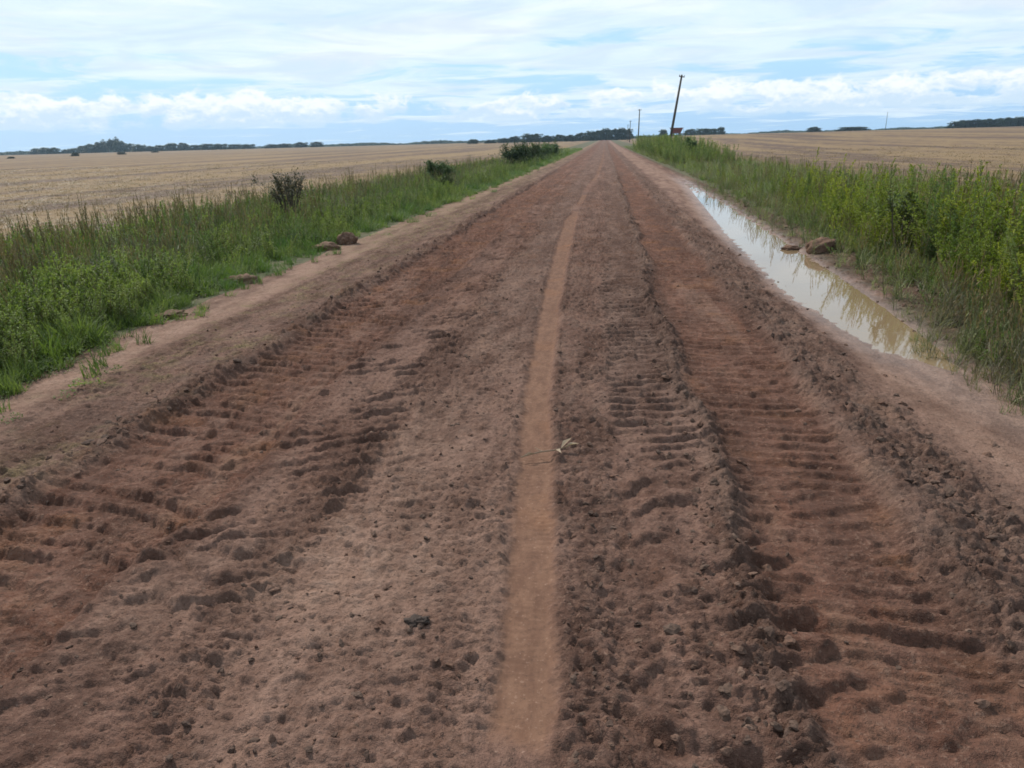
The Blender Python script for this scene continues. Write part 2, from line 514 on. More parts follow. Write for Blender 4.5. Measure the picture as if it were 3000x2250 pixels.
def mud_material():
    t = NT('mud')
    p = t.pos()
    n_big = t.noise(p, 1.4, 4, 0.6)
    n_mid = t.noise(p, 9, 5, 0.6)
    n_fine = t.noise(p, 70, 4, 0.65)
    n_grit = t.noise(p, 260, 2, 0.6)
    n_sp0 = t.noise(t.pos((1, 0.35, 1)), 24, 4, 0.6)
    amt_c = t.math('SUBTRACT', 1.0, t.math('ADD', t.math('MULTIPLY', t.attr('strip'), 0.8), t.math('MULTIPLY', t.attr('pale'), 0.35)), True)
    base = t.mix(t.ramp(n_big, [(0.3, 0.0), (0.7, 1.0)]), (0.148, 0.083, 0.062), (0.208, 0.121, 0.091))
    redc = t.mix(t.ramp(n_mid, [(0.35, 0.0), (0.65, 1.0)]), (0.092, 0.041, 0.027), (0.155, 0.073, 0.049))
    greyc = t.mix(t.ramp(n_mid, [(0.35, 0.0), (0.65, 1.0)]), (0.080, 0.053, 0.041), (0.130, 0.087, 0.069))
    palec = t.mix(t.ramp(n_mid, [(0.35, 0.0), (0.7, 1.0)]), (0.225, 0.135, 0.098), (0.315, 0.203, 0.152))
    filmc = t.mix(t.ramp(n_fine, [(0.4, 0.0), (0.6, 1.0)]), (0.110, 0.092, 0.042), (0.195, 0.145, 0.070))
    c = t.mix(t.attr('pale'), base, palec)
    c = t.mix(t.attr('red'), c, redc)
    c = t.mix(t.attr('grey'), c, greyc)
    c = t.mix(t.math('MULTIPLY', t.attr('film'), t.ramp(n_mid, [(0.42, 0.0), (0.62, 0.85)])), c, filmc)
    stripc = t.mix(t.ramp(n_sp0, [(0.35, 0.0), (0.65, 1.0)]), (0.098, 0.051, 0.032), (0.165, 0.091, 0.057))
    c = t.mix(t.math('MULTIPLY', t.attr('strip'), 0.72), c, stripc)
    c = t.mix(t.attr('bank'), c, t.mix(t.ramp(n_mid, [(0.4, 0.0), (0.6, 1.0)]), (0.060, 0.050, 0.030), (0.115, 0.085, 0.055)))
    # damp mottling drawn out along the direction of travel
    n_damp = t.noise(t.pos((1, 0.32, 1)), 4.5, 5, 0.65)
    c = t.mix(t.math('MULTIPLY', t.ramp(n_damp, [(0.38, 0.62), (0.54, 0.0)]), amt_c), c, (0.066, 0.032, 0.022))
    c = t.mix(t.math('MULTIPLY', t.ramp(n_damp, [(0.56, 0.0), (0.70, 0.45)]), amt_c), c, (0.215, 0.125, 0.085))
    n_long = t.noise(t.pos((1, 0.09, 1)), 2.2, 5, 0.65)
    c = t.mix(t.math('MULTIPLY', t.ramp(n_long, [(0.40, 0.60), (0.50, 0.0)]), amt_c), c, (0.072, 0.038, 0.028))
    c = t.mix(t.math('MULTIPLY', t.ramp(n_long, [(0.56, 0.0), (0.66, 0.35)]), amt_c), c, (0.235, 0.145, 0.108))
    n_rust = t.noise(p, 2.3, 3, 0.5)
    c = t.mix(t.math('MULTIPLY', t.math('MULTIPLY', t.ramp(n_rust, [(0.55, 0.0), (0.66, 0.7)]), t.attr('red')), n_mid), c, (0.200, 0.090, 0.042))
    # crumbs of darker and paler earth
    n_sp = t.noise(p, 34, 5, 0.7)
    c = t.mix(t.math('MULTIPLY', t.ramp(n_sp, [(0.34, 0.75), (0.48, 0.0)]), amt_c), c, (0.062, 0.038, 0.029))
    c = t.mix(t.math('MULTIPLY', t.ramp(n_sp, [(0.55, 0.0), (0.68, 0.55)]), amt_c), c, (0.235, 0.145, 0.105))
    c = t.mix(t.ramp(n_fine, [(0.30, 0.55), (0.46, 0.0)]), c, (0.070, 0.042, 0.031))
    c = t.mix(t.ramp(n_fine, [(0.60, 0.0), (0.74, 0.5)]), c, (0.33, 0.215, 0.16))
    g = t.math('ADD', t.math('MULTIPLY', n_fine, 0.7), t.math('MULTIPLY', n_grit, 0.3))
    amt = t.math('SUBTRACT', 1.0, t.math('MULTIPLY', t.attr('strip'), 0.75))
    g = t.math('ADD', g, t.math('MULTIPLY', n_mid, 1.6))
    bn = t.N.new('ShaderNodeBump'); bn.inputs['Distance'].default_value = 0.02
    t.L.new(g, bn.inputs['Height']); t.L.new(amt, bn.inputs['Strength'])
    wet = t.math('SUBTRACT', 0.93, t.math('MULTIPLY', t.attr('wet'), 0.5))
    t.principled(c, wet, bn.outputs[0], t.math('ADD', 0.08, t.math('MULTIPLY', t.attr('wet'), 0.35)))
    return t.m


def field_material():
    t = NT('stubble_field')
    p = t.pos()
    # rows run at a slight angle to the road; long bands of straw and bare soil
    mp = t.N.new('ShaderNodeMapping'); mp.inputs['Rotation'].default_value = (0, 0, R(62)); mp.inputs['Scale'].default_value = (1.0, 0.06, 1.0)
    g = t.N.new('ShaderNodeNewGeometry'); t.L.new(g.outputs['Position'], mp.inputs[0])
    rows = t.noise(mp.outputs[0], 0.16, 3, 0.6, 0.0)
    mp2 = t.N.new('ShaderNodeMapping'); mp2.inputs['Rotation'].default_value = (0, 0, R(62)); mp2.inputs['Scale'].default_value = (1.0, 0.15, 1.0)
    t.L.new(g.outputs['Position'], mp2.inputs[0])
    rows2 = t.noise(mp2.outputs[0], 1.6, 3, 0.6)
    n1 = t.noise(p, 0.5, 5, 0.6)
    n2 = t.noise(p, 6, 5, 0.7)
    straw = t.mix(n2, (0.148, 0.094, 0.048), (0.235, 0.158, 0.083))
    soil = t.mix(n2, (0.075, 0.047, 0.034), (0.125, 0.080, 0.057))
    f = t.math('ADD', t.math('MULTIPLY', rows, 0.55), t.math('ADD', t.math('MULTIPLY', rows2, 0.22), t.math('MULTIPLY', n1, 0.23)))
    c = t.mix(t.ramp(f, [(0.46, 0.0), (0.52, 1.0)]), soil, straw)
    c = t.mix(t.ramp(n2, [(0.32, 0.6), (0.42, 0.0)]), c, (0.10, 0.068, 0.048))
    c = t.mix(t.ramp(n2, [(0.60, 0.0), (0.70, 0.6)]), c, (0.28, 0.20, 0.125))
    t.principled(c, 0.95, t.bump(n2, 0.6, 0.08), 0.15)
    return t.m


def verge_material():
    t = NT('verge_soil')
    p = t.pos()
    n = t.noise(p, 5, 5, 0.65)
    c = t.mix(t.ramp(n, [(0.35, 0.0), (0.65, 1.0)]), (0.045, 0.050, 0.022), (0.105, 0.085, 0.045))
    t.principled(c, 0.95, t.bump(n, 0.8, 0.05), 0.2)
    return t.m


MUD, FIELD, VERGE = mud_material(), field_material(), verge_material()


# ------------------------------------------------------------------ ground sheet
def build_ground():
    # columns
    fine = np.concatenate([np.arange(-4.6, -3.4, 0.022), np.arange(-3.4, -2.9, 0.014), np.arange(-2.9, 1.9, 0.0098),
                           np.arange(1.9, 3.5, 0.016), np.arange(3.5, 4.6, 0.03)])
    def tail(start, step, end, gr):
        v = []; x = start
        while x < end:
            step *= gr; x += step; v.append(x)
        return v
    right = tail(4.6, 0.04, 2600, 1.16); left = [-q for q in tail(4.6, 0.03, 2600, 1.16)][::-1]
    xs = np.concatenate([left, fine, right])
    # rows
    near = np.arange(1.1, 2.3, 0.0062)
    ys = list(near); y = ys[-1]
    while y < 34:
        y += max(0.0062, 0.0029 * y); ys.append(y)
    st = 0.1
    while y < 2600:
        st *= 1.045; y += st; ys.append(y)
    back = [-2600, -1200, -600, -300, -150, -80, -40, -20, -10, -6, -4, -3, -2, -1.4, -0.9, -0.5, -0.2, 0.1, 0.35, 0.55, 0.75, 0.9, 1.0, 1.06]
    ys = np.array(back + ys)
    X, Y = np.meshgrid(xs, ys)
    x = X.ravel(); y = Y.ravel()
    dz, red, grey, pale, film, strip = relief(x, y)
    z = base_z(x, y) + dz
    nx, ny = len(xs), len(ys)
    idx = np.arange(nx * ny).reshape(ny, nx)
    # wetness close above the water, dark damp bank on the far side of the ditch
    zz = z - WATER_Z
    nearw = band(x, 1.8, 3.9, 0.2) * (y > 2) * (1 - sstep(28, 40, y))
    wet = np.clip(1 - zz / 0.035, 0, 1) * nearw
    bank = sstep(-0.02, 0.18, x - np.interp(y, DY, DXR)) * (y > 1) * np.ones_like(x)
    bank = bank * sstep(-0.25, 0.2, fbm(x * 2, y * 1.5, 3, 140) + 0.30 + 0.5 * sstep(3.0, 3.4, x))
    xc = 0.5 * (xs[:-1] + xs[1:])
    parts = [('left_field', xs[0] - 1, -8.6, FIELD), ('left_verge', -8.6, -4.25, VERGE), ('dirt_road', -4.25, 3.45, MUD),
             ('right_verge', 3.45, 7.6, VERGE), ('right_field', 7.6, xs[-1] + 1, FIELD)]
    names = {'left_field': 'stubble_field', 'left_verge': 'verge', 'dirt_road': 'road', 'right_verge': 'verge', 'right_field': 'stubble_field'}
    for name, a, b, mat in parts:
        cols = np.where((xc >= a) & (xc < b))[0]
        c0, c1 = cols[0], cols[-1] + 2
        sub = idx[:, c0:c1]
        v = np.stack([x[sub].ravel(), y[sub].ravel(), z[sub].ravel()], 1)
        m, k = sub.shape
        li = np.arange(m * k).reshape(m, k)
        q = np.stack([li[:-1, :-1].ravel(), li[:-1, 1:].ravel(), li[1:, 1:].ravel(), li[1:, :-1].ravel()], 1)
        o = mesh_obj(names[name], v, q, mat, smooth=True)
        tag(o, kind='structure')
        if name == 'dirt_road':
            s = sub.ravel()
            for an, arr in (('red', red), ('grey', grey), ('pale', pale), ('film', film), ('strip', strip), ('wet', wet), ('bank', bank)):
                at = o.data.attributes.new(an, 'FLOAT', 'POINT')
                at.data.foreach_set('value', arr[s].astype(np.float32))
    print('ground verts', nx * ny)


build_ground()


def water():
    t = NT('muddy_water')
    p = t.pos((1, 0.6, 1))
    n = t.noise(p, 14, 3, 0.5)
    n2 = t.noise(t.pos(), 1.2, 3, 0.5)
    c = t.mix(n2, (0.160, 0.108, 0.060), (0.215, 0.150, 0.088))
    t.principled(c, 0.03, t.bump(n, 0.10, 0.004), 0.5, IOR=1.36)
    xs = np.linspace(1.75, 3.75, 24); ys = np.linspace(3.6, 29, 120)
    X, Y = np.meshgrid(xs, ys)
    li = np.arange(X.size).reshape(X.shape)
    q = np.stack([li[:-1, :-1].ravel(), li[:-1, 1:].ravel(), li[1:, 1:].ravel(), li[1:, :-1].ravel()], 1)
    o = mesh_obj('ditch_water', np.stack([X.ravel(), Y.ravel(), X.ravel() * 0 + WATER_Z], 1), q, t.m, smooth=True)
    tag(o, kind='structure')


water()


# ------------------------------------------------------------------ plants
def leaf_material(name, c1, c2, patchy=None, trans=0.42, patch_scale=0.6):
    """c1..c2 vary from plant to plant; patchy is a third colour in patches of the ground"""
    t = NT(name)
    oi = t.N.new('ShaderNodeObjectInfo')
    c1 = tuple(q * 0.75 for q in c1); c2 = tuple(q * 1.35 for q in c2)
    c = t.mix(oi.outputs['Random'], c1, c2)
    if patchy:
        n = t.noise(oi.outputs['Location'], patch_scale, 2, 0.5)
        c = t.mix(t.ramp(n, [(0.45, 0.0), (0.62, 1.0)]), c, patchy)
    n3 = t.noise(t.pos(), 35, 2, 0.5)
    c = t.mix(t.math('MULTIPLY', n3, 0.5), c, t.mix(1.0, c, (0.45, 0.45, 0.35), 'MULTIPLY'))
    d = t.N.new('ShaderNodeBsdfPrincipled'); t.L.new(c, d.inputs['Base Color']); d.inputs['Roughness'].default_value = 0.55
    d.inputs['Specular IOR Level'].default_value = 0.15
    tr = t.N.new('ShaderNodeBsdfTranslucent'); t.L.new(t.mix(1.0, c, (1.0, 1.15, 0.5), 'MULTIPLY'), tr.inputs[0])
    m = t.N.new('ShaderNodeMixShader'); m.inputs[0].default_value = trans
    t.L.new(d.outputs[0], m.inputs[1]); t.L.new(tr.outputs[0], m.inputs[2]); t.L.new(m.outputs[0], t.out.inputs[0])
    return t.m


def bark_material(name, a, b):
    t = NT(name)
    n = t.noise(t.pos((1, 1, 0.3)), 12, 4, 0.6)
    t.principled(t.mix(n, a, b), 0.9, t.bump(n, 0.5, 0.02), 0.2)
    return t.m


M_GRASS = leaf_material('grass_blade', (0.095, 0.145, 0.042), (0.150, 0.185, 0.062), (0.085, 0.150, 0.045))
M_GRASS_DULL = leaf_material('dull_grass_blade', (0.150, 0.198, 0.084), (0.234, 0.246, 0.120), (0.198, 0.174, 0.120), 0.35)
M_WEED = leaf_material('weed_leaf', (0.140, 0.200, 0.050), (0.215, 0.250, 0.075), (0.120, 0.180, 0.070))
M_WEED_Y = leaf_material('yellow_green_leaf', (0.210, 0.250, 0.028), (0.290, 0.300, 0.035), (0.150, 0.205, 0.040))
M_GREYW = leaf_material('grey_weed_leaf', (0.149, 0.158, 0.109), (0.236, 0.201, 0.166), (0.131, 0.140, 0.105), 0.2)
M_STEM = leaf_material('weed_stem', (0.117, 0.124, 0.052), (0.195, 0.156, 0.078), None, 0.1)
M_SEED = leaf_material('seed_head', (0.156, 0.111, 0.058), (0.234, 0.163, 0.085), None, 0.15)
M_STRAW = leaf_material('straw', (0.185, 0.128, 0.068), (0.250, 0.185, 0.100), (0.150, 0.098, 0.055), 0.2, 0.3)
M_BARK = bark_material('bark', (0.06, 0.045, 0.032), (0.12, 0.095, 0.07))


class Geo:
    """quads and triangles gathered for one mesh with several material slots"""
    def __init__(self):
        self.v = []; self.f = []; self.mi = []

    def add(self, pts, faces, mi=0):
        b = len(self.v)
        self.v.extend(pts); self.f.extend([tuple(i + b for i in f) for f in faces]); self.mi.extend([mi] * len(faces))

    def blade(self, base, direc, length, width, droop, mi=0, segs=3):
        d = np.array(direc, float); d /= np.linalg.norm(d)
        h = np.array([d[0], d[1], 0.0]); nh = np.linalg.norm(h); h = h / nh if nh > 1e-6 else np.array([1.0, 0, 0])
        side = np.cross(h, (0, 0, 1.0)); p = np.array(base, float)
        pts = []; step = length / segs
        for k in range(segs + 1):
            w = width * (1 - (k / segs) ** 1.6) * 0.5
            if k == segs:
                pts.append(tuple(p))
            else:
                pts.append(tuple(p - side * w)); pts.append(tuple(p + side * w))
            d = d + h * droop * 0.5 - np.array([0, 0, droop * 0.55 * (k + 1) / segs]); d /= np.linalg.norm(d)
            p = p + d * step
        faces = [(2 * k, 2 * k + 1, 2 * k + 3, 2 * k + 2) for k in range(segs - 1)] + [(2 * segs - 2, 2 * segs - 1, 2 * segs)]
        self.add(pts, faces, mi)

    def leaf(self, base, direc, length, width, mi=0, fold=0.25, sag=0.2):
        d = np.array(direc, float); d /= np.linalg.norm(d)
        s = np.cross(d, (0, 0, 1.0)); ns = np.linalg.norm(s)
        s = s / ns if ns > 1e-5 else np.array([1.0, 0, 0])
        n = np.cross(s, d)
        b = np.array(base, float)
        m = b + d * length * 0.45
        tip = b + d * length - np.array([0, 0, sag * length])
        self.add([tuple(b), tuple(m + s * width * 0.5 + n * fold * width), tuple(tip), tuple(m - s * width * 0.5 + n * fold * width), tuple(m)],
                 [(0, 4, 1), (4, 2, 1), (0, 3, 4), (3, 2, 4)], mi)

    def tube(self, pts, radii, sides=5, mi=0):
        pts = [np.array(p, float) for p in pts]
        ring = []
        for k, p in enumerate(pts):
            t = pts[min(k + 1, len(pts) - 1)] - pts[max(k - 1, 0)]
            t /= max(np.linalg.norm(t), 1e-9)
            a = np.cross(t, (0.31, 0.95, 0.1)); a /= np.linalg.norm(a); b = np.cross(t, a)
            ring.append([tuple(p + (a * math.cos(q) + b * math.sin(q)) * radii[k]) for q in [2 * math.pi * i / sides for i in range(sides)]])
        v = [q for r in ring for q in r]; f = []
        for k in range(len(pts) - 1):
            for i in range(sides):
                j = (i + 1) % sides
                f.append((k * sides + i, k * sides + j, (k + 1) * sides + j, (k + 1) * sides + i))
        f.append(tuple(range(sides))[::-1]); f.append(tuple((len(pts) - 1) * sides + i for i in range(sides)))
        self.add(v, f, mi)

    def box(self, c, s, mi=0, rot=None):
        pts = []
        for k in range(8):
            q = Vector(((-.5 if k & 1 == 0 else .5) * s[0], (-.5 if k & 2 == 0 else .5) * s[1], (-.5 if k & 4 == 0 else .5) * s[2]))
            if rot is not None: q = rot @ q
            pts.append((c[0] + q.x, c[1] + q.y, c[2] + q.z))
        self.add(pts, [(0, 2, 3, 1), (4, 5, 7, 6), (0, 1, 5, 4), (2, 6, 7, 3), (0, 4, 6, 2), (1, 3, 7, 5)], mi)

    def make(self, name, mats, parent=None, link=True, smooth=False):
        return mesh_obj(name, self.v, self.f, mats, parent, smooth, link, self.mi)


def rdir(el_lo, el_hi):
    a = random.uniform(0, 6.283); e = R(random.uniform(el_lo, el_hi))
    return (math.cos(a) * math.cos(e), math.sin(a) * math.cos(e), math.sin(e))


def p_grass(h, n, spread, w, mats):
    g = Geo()
    for _ in range(n):
        r = spread * math.sqrt(random.random()); a = random.uniform(0, 6.283)
        g.blade((r * math.cos(a), r * math.sin(a), -0.02), rdir(48, 88), h * random.uniform(0.55, 1.1), w * random.uniform(0.7, 1.3), random.uniform(0.05, 0.42))
    return g.make('grass_tuft', mats, link=False)


def p_seedgrass(h, n, mats):
    g = Geo()
    for _ in range(n):
        a = random.uniform(0, 6.283); r = 0.06 * random.random()
        b = np.array([r * math.cos(a), r * math.sin(a), -0.02]); d = np.array(rdir(74, 88)); hh = h * random.uniform(0.7, 1.1)
        top = b + d * hh
        g.tube([b, b + d * hh * 0.5 + np.array([0, 0, 0.0]), top], [0.0028, 0.0022, 0.0014], 3, 0)
        for k in range(5):
            g.blade(top - d * 0.03 * k, d + 0.35 * np.array(rdir(10, 80)), 0.05, 0.010, 0.1, 1, 2)
        for k in range(4):
            g.blade(b + d * hh * random.uniform(0.05, 0.55), np.array(rdir(35, 70)), 0.16, 0.008, 0.25, 0, 2)
    return g.make('seed_grass', mats, link=False)


def p_weed(h, stems, leaves, ll, lw, mats, spread=0.10, lean=(70, 88), branch=True):
    g = Geo()
    for s in range(stems):
        a = random.uniform(0, 6.283); r = spread * math.sqrt(random.random())
        b = np.array([r * math.cos(a), r * math.sin(a), -0.02]); d = np.array(rdir(*lean)); hh = h * random.uniform(0.6, 1.1)
        bend = np.array(rdir(-5, 5)) * 0.05 * hh
        pth = lambda t: b + d * hh * t + bend * t * t
        g.tube([pth(0), pth(.35), pth(.7), pth(1)], [0.0045, 0.0038, 0.0028, 0.0012], 4, 1)
        for k in range(leaves):
            t = 0.12 + 0.88 * ((k + random.random()) / leaves) ** 0.85
            sc = 1.15 - 0.6 * t
            q = pth(t); dr = rdir(5, 55)
            if branch and t > 0.3 and random.random() < 0.35:
                bl = hh * 0.22 * random.uniform(0.5, 1.1) * (1.2 - t)
                bd = np.array(rdir(35, 70)); e = q + bd * bl
                g.tube([q, e], [0.002, 0.001], 3, 1)
                for j in range(4):
                    g.leaf(q + bd * bl * (0.4 + 0.2 * j), rdir(0, 70), ll * sc * 0.8, lw * sc * 0.8, 0, 0.25, random.uniform(0, 0.3))
            g.leaf(q, dr, ll * sc * random.uniform(0.7, 1.2), lw * sc * random.uniform(0.8, 1.2), 0, 0.2, random.uniform(0, 0.4))
        for j in range(5):
            g.leaf(pth(1 - 0.03 * j), rdir(30, 85), ll * 0.55, lw * 0.5, 0, 0.2, 0.0)
    return g.make('weed_plant', mats, link=False)


def p_spike(h, mats):
    """tall single stalk, thin, with small leaves pressed upward and a seed spike"""
    g = Geo()
    for s in range(random.choice((1, 2))):
        b = np.array([random.uniform(-.04, .04), random.uniform(-.04, .04), -0.02]); d = np.array(rdir(80, 89))
        hh = h * random.uniform(0.75, 1.05)
        g.tube([b, b + d * hh * .5, b + d * hh], [0.005, 0.004, 0.002], 4, 1)
        for k in range(26):
            t = 0.25 + 0.75 * k / 26
            g.leaf(b + d * hh * t, rdir(35, 75), 0.055 * (1.25 - t) + 0.012, 0.014, 2 if t > 0.72 else 0, 0.2, 0.0)
        for k in range(3):
            t = random.uniform(0.5, 0.8); bd = np.array(rdir(55, 75)); bl = 0.16 * hh
            q = b + d * hh * t
            g.tube([q, q + bd * bl], [0.003, 0.0012], 3, 1)
            for j in range(7):
                g.leaf(q + bd * bl * (0.2 + 0.12 * j), rdir(30, 80), 0.03, 0.010, 2, 0.2, 0.0)
    return g.make('stalk_weed', mats, link=False)


def p_creeper(r, n, ll, mats):
    g = Geo()
    for _ in range(n):
        q = r * math.sqrt(random.random()); a = random.uniform(0, 6.283)
        z = 0.11 * (1 - (q / r) ** 2) * random.random() + 0.01
        d = np.array([math.cos(a), math.sin(a), 0]) * 0.6 + np.array(rdir(-5, 60))
        g.leaf((q * math.cos(a), q * math.sin(a), z), d, ll * random.uniform(0.6, 1.2), ll * 0.5, 0, 0.2, 0.3)
    return g.make('leafy_clump', mats, link=False)


def p_stubble(mats):
    g = Geo()
    for _ in range(14):
        x, y = random.gauss(0, 0.13), random.gauss(0, 0.13)
        if random.random() < 0.5:
            g.blade((x, y, -0.01), rdir(55, 88), random.uniform(0.05, 0.13), 0.009, 0.02, 0, 2)
        else:
            g.blade((x, y, 0.015), rdir(0, 18), random.uniform(0.10, 0.26), 0.010, 0.02, 0, 2)
    return g.make('straw_stubble', mats, link=False)


def p_clod(mats, seed):
    bm = bmesh.new()
    bmesh.ops.create_icosphere(bm, subdivisions=2, radius=1.0)
    r = random.Random(seed)
    ph = [r.uniform(0, 6.28) for _ in range(9)]
    for v in bm.verts:
        c = v.co
        k = 1 + 0.22 * math.sin(2.3 * c.x + ph[0]) * math.sin(2.6 * c.y + ph[1]) + 0.18 * math.sin(3.7 * c.z + ph[2] + 2 * c.x) + r.uniform(-0.22, 0.22)
        v.co = Vector((c.x * k * 1.15, c.y * k * 0.9, c.z * k * 0.62))
    v = [tuple(q.co) for q in bm.verts]; f = [tuple(q.index for q in p.verts) for p in bm.faces]
    bm.free()
    return mesh_obj('earth_clod', v, f, mats, link=False)


def scatter(name, protos, pts, rz, scl, idx, tilt=0.12, label=None, cat=None):
    """one 'stuff' object: protos instanced on loose points by geometry nodes"""
    col = bpy.data.collections.new(name + '_kinds')
    for p in protos:
        col.objects.link(p)
    order = {o.name: i for i, o in enumerate(sorted(protos, key=lambda o: o.name))}
    remap = np.array([order[p.name] for p in protos])
    idx = remap[np.asarray(idx)]
    n = len(pts)
    me = bpy.data.meshes.new(name)
    me.vertices.add(n); me.vertices.foreach_set('co', np.asarray(pts, dtype=np.float32).ravel())
    a = me.attributes.new('spin', 'FLOAT_VECTOR', 'POINT')
    rv = np.stack([rng.normal(0, tilt, n), rng.normal(0, tilt, n), rz], 1)
    a.data.foreach_set('vector', rv.astype(np.float32).ravel())
    a = me.attributes.new('size', 'FLOAT_VECTOR', 'POINT')
    scl = np.asarray(scl)
    if scl.ndim == 1:
        scl = np.stack([scl, scl, scl], 1)
    a.data.foreach_set('vector', scl.astype(np.float32).ravel())
    a = me.attributes.new('pick', 'INT', 'POINT'); a.data.foreach_set('value', idx.astype(np.int32))
    o = bpy.data.objects.new(name, me); C.objects.link(o)
    ng = bpy.data.node_groups.new(name + '_scatter', 'GeometryNodeTree')
    ng.interface.new_socket('Geometry', in_out='INPUT', socket_type='NodeSocketGeometry')
    ng.interface.new_socket('Geometry', in_out='OUTPUT', socket_type='NodeSocketGeometry')
    N, L = ng.nodes, ng.links
    gi, go = N.new('NodeGroupInput'), N.new('NodeGroupOutput')
    ci = N.new('GeometryNodeCollectionInfo'); ci.inputs['Collection'].default_value = col
    ci.inputs['Separate Children'].default_value = True; ci.inputs['Reset Children'].default_value = True
    ip = N.new('GeometryNodeInstanceOnPoints'); ip.inputs['Pick Instance'].default_value = True
    def na(nm, typ):
        q = N.new('GeometryNodeInputNamedAttribute'); q.data_type = typ; q.inputs['Name'].default_value = nm
        return q.outputs['Attribute']
    e2r = N.new('FunctionNodeEulerToRotation')
    L.new(na('spin', 'FLOAT_VECTOR'), e2r.inputs[0]); L.new(e2r.outputs[0], ip.inputs['Rotation'])
    L.new(na('size', 'FLOAT_VECTOR'), ip.inputs['Scale']); L.new(na('pick', 'INT'), ip.inputs['Instance Index'])
    L.new(gi.outputs[0], ip.inputs['Points']); L.new(ci.outputs[0], ip.inputs['Instance']); L.new(ip.outputs[0], go.inputs[0])
    md = o.modifiers.new('scatter', 'NODES'); md.node_group = ng
    tag(o, label, cat, kind='stuff')
    return o


def sample_strip(n, x0, x1, y0, y1, power=1.35):
    """points denser near the camera: density falls as y^-power"""
    u = rng.random(n); p = 1 - power
    y = (y0 ** p + u * (y1 ** p - y0 ** p)) ** (1 / p)
    x = x0 + (x1 - x0) * rng.random(n)
    return x, y


def left_edge(y):      # where the green starts on the left
    return np.interp(y, [0, 2.5, 4.35, 6.3, 9, 12.6, 16.6, 26, 60, 200], [-3.7, -3.8, -3.92, -4.2, -4.42, -4.38, -4.3, -3.95, -3.8, -3.8]) + 0.26 * vnoise(y * 0.75, y * 0, 9) + 0.13 * vnoise(y * 2.6, y * 0, 19)


def right_edge(y):
    return np.interp(y, [0, 3, 5, 6.7, 8.4, 10, 14, 17.5, 28, 58, 200], [3.05, 3.0, 3.02, 3.1, 3.38, 3.25, 3.4, 3.5, 3.55, 3.6, 3.6]) + 0.10 * vnoise(y * 1.5, y * 0, 29)


G_ = [p_grass(0.30, 34, 0.10, 0.010, [M_GRASS]) for _ in range(3)]
GD = [p_grass(0.42, 30, 0.10, 0.010, [M_GRASS_DULL]) for _ in range(2)]
SG = [p_seedgrass(0.72, 4, [M_GRASS_DULL, M_SEED]) for _ in range(2)]
WD = [p_weed(0.48, 3, 24, 0.060, 0.026, [M_WEED, M_STEM]) for _ in range(3)]
WG = [p_weed(0.42, 4, 18, 0.035, 0.014, [M_GREYW, M_STEM], lean=(55, 85)) for _ in range(2)]
CR = [p_creeper(0.17, 60, 0.05, [M_GRASS]) for _ in range(2)]
SP = [p_spike(0.95, [M_WEED, M_STEM, M_SEED]) for _ in range(3)]
TW = [p_weed(1.0, 3, 44, 0.075, 0.022, [M_WEED, M_STEM], 0.12, (76, 88)) for _ in range(3)]
TY = [p_weed(0.80, 3, 40, 0.065, 0.030, [M_WEED_Y, M_STEM], 0.20, (58, 86)) for _ in range(3)]
SS = [p_grass(0.20, 14, 0.06, 0.006, [M_GRASS_DULL]) for _ in range(2)]


def plant(name, protos, x, y, size, label, cat, tilt=0.12, zoff=0.0, wide=None):
    z = base_z(x, y) + zoff
    s = size * rng.uniform(0.7, 1.25, len(x))
    sc = np.stack([s * (1 if wide is None else wide), s * (1 if wide is None else wide), s], 1)
    scatter(name, protos, np.stack([x, y, z], 1), rng.uniform(0, 6.283, len(x)), sc, rng.integers(0, len(protos), len(x)), tilt, label, cat)


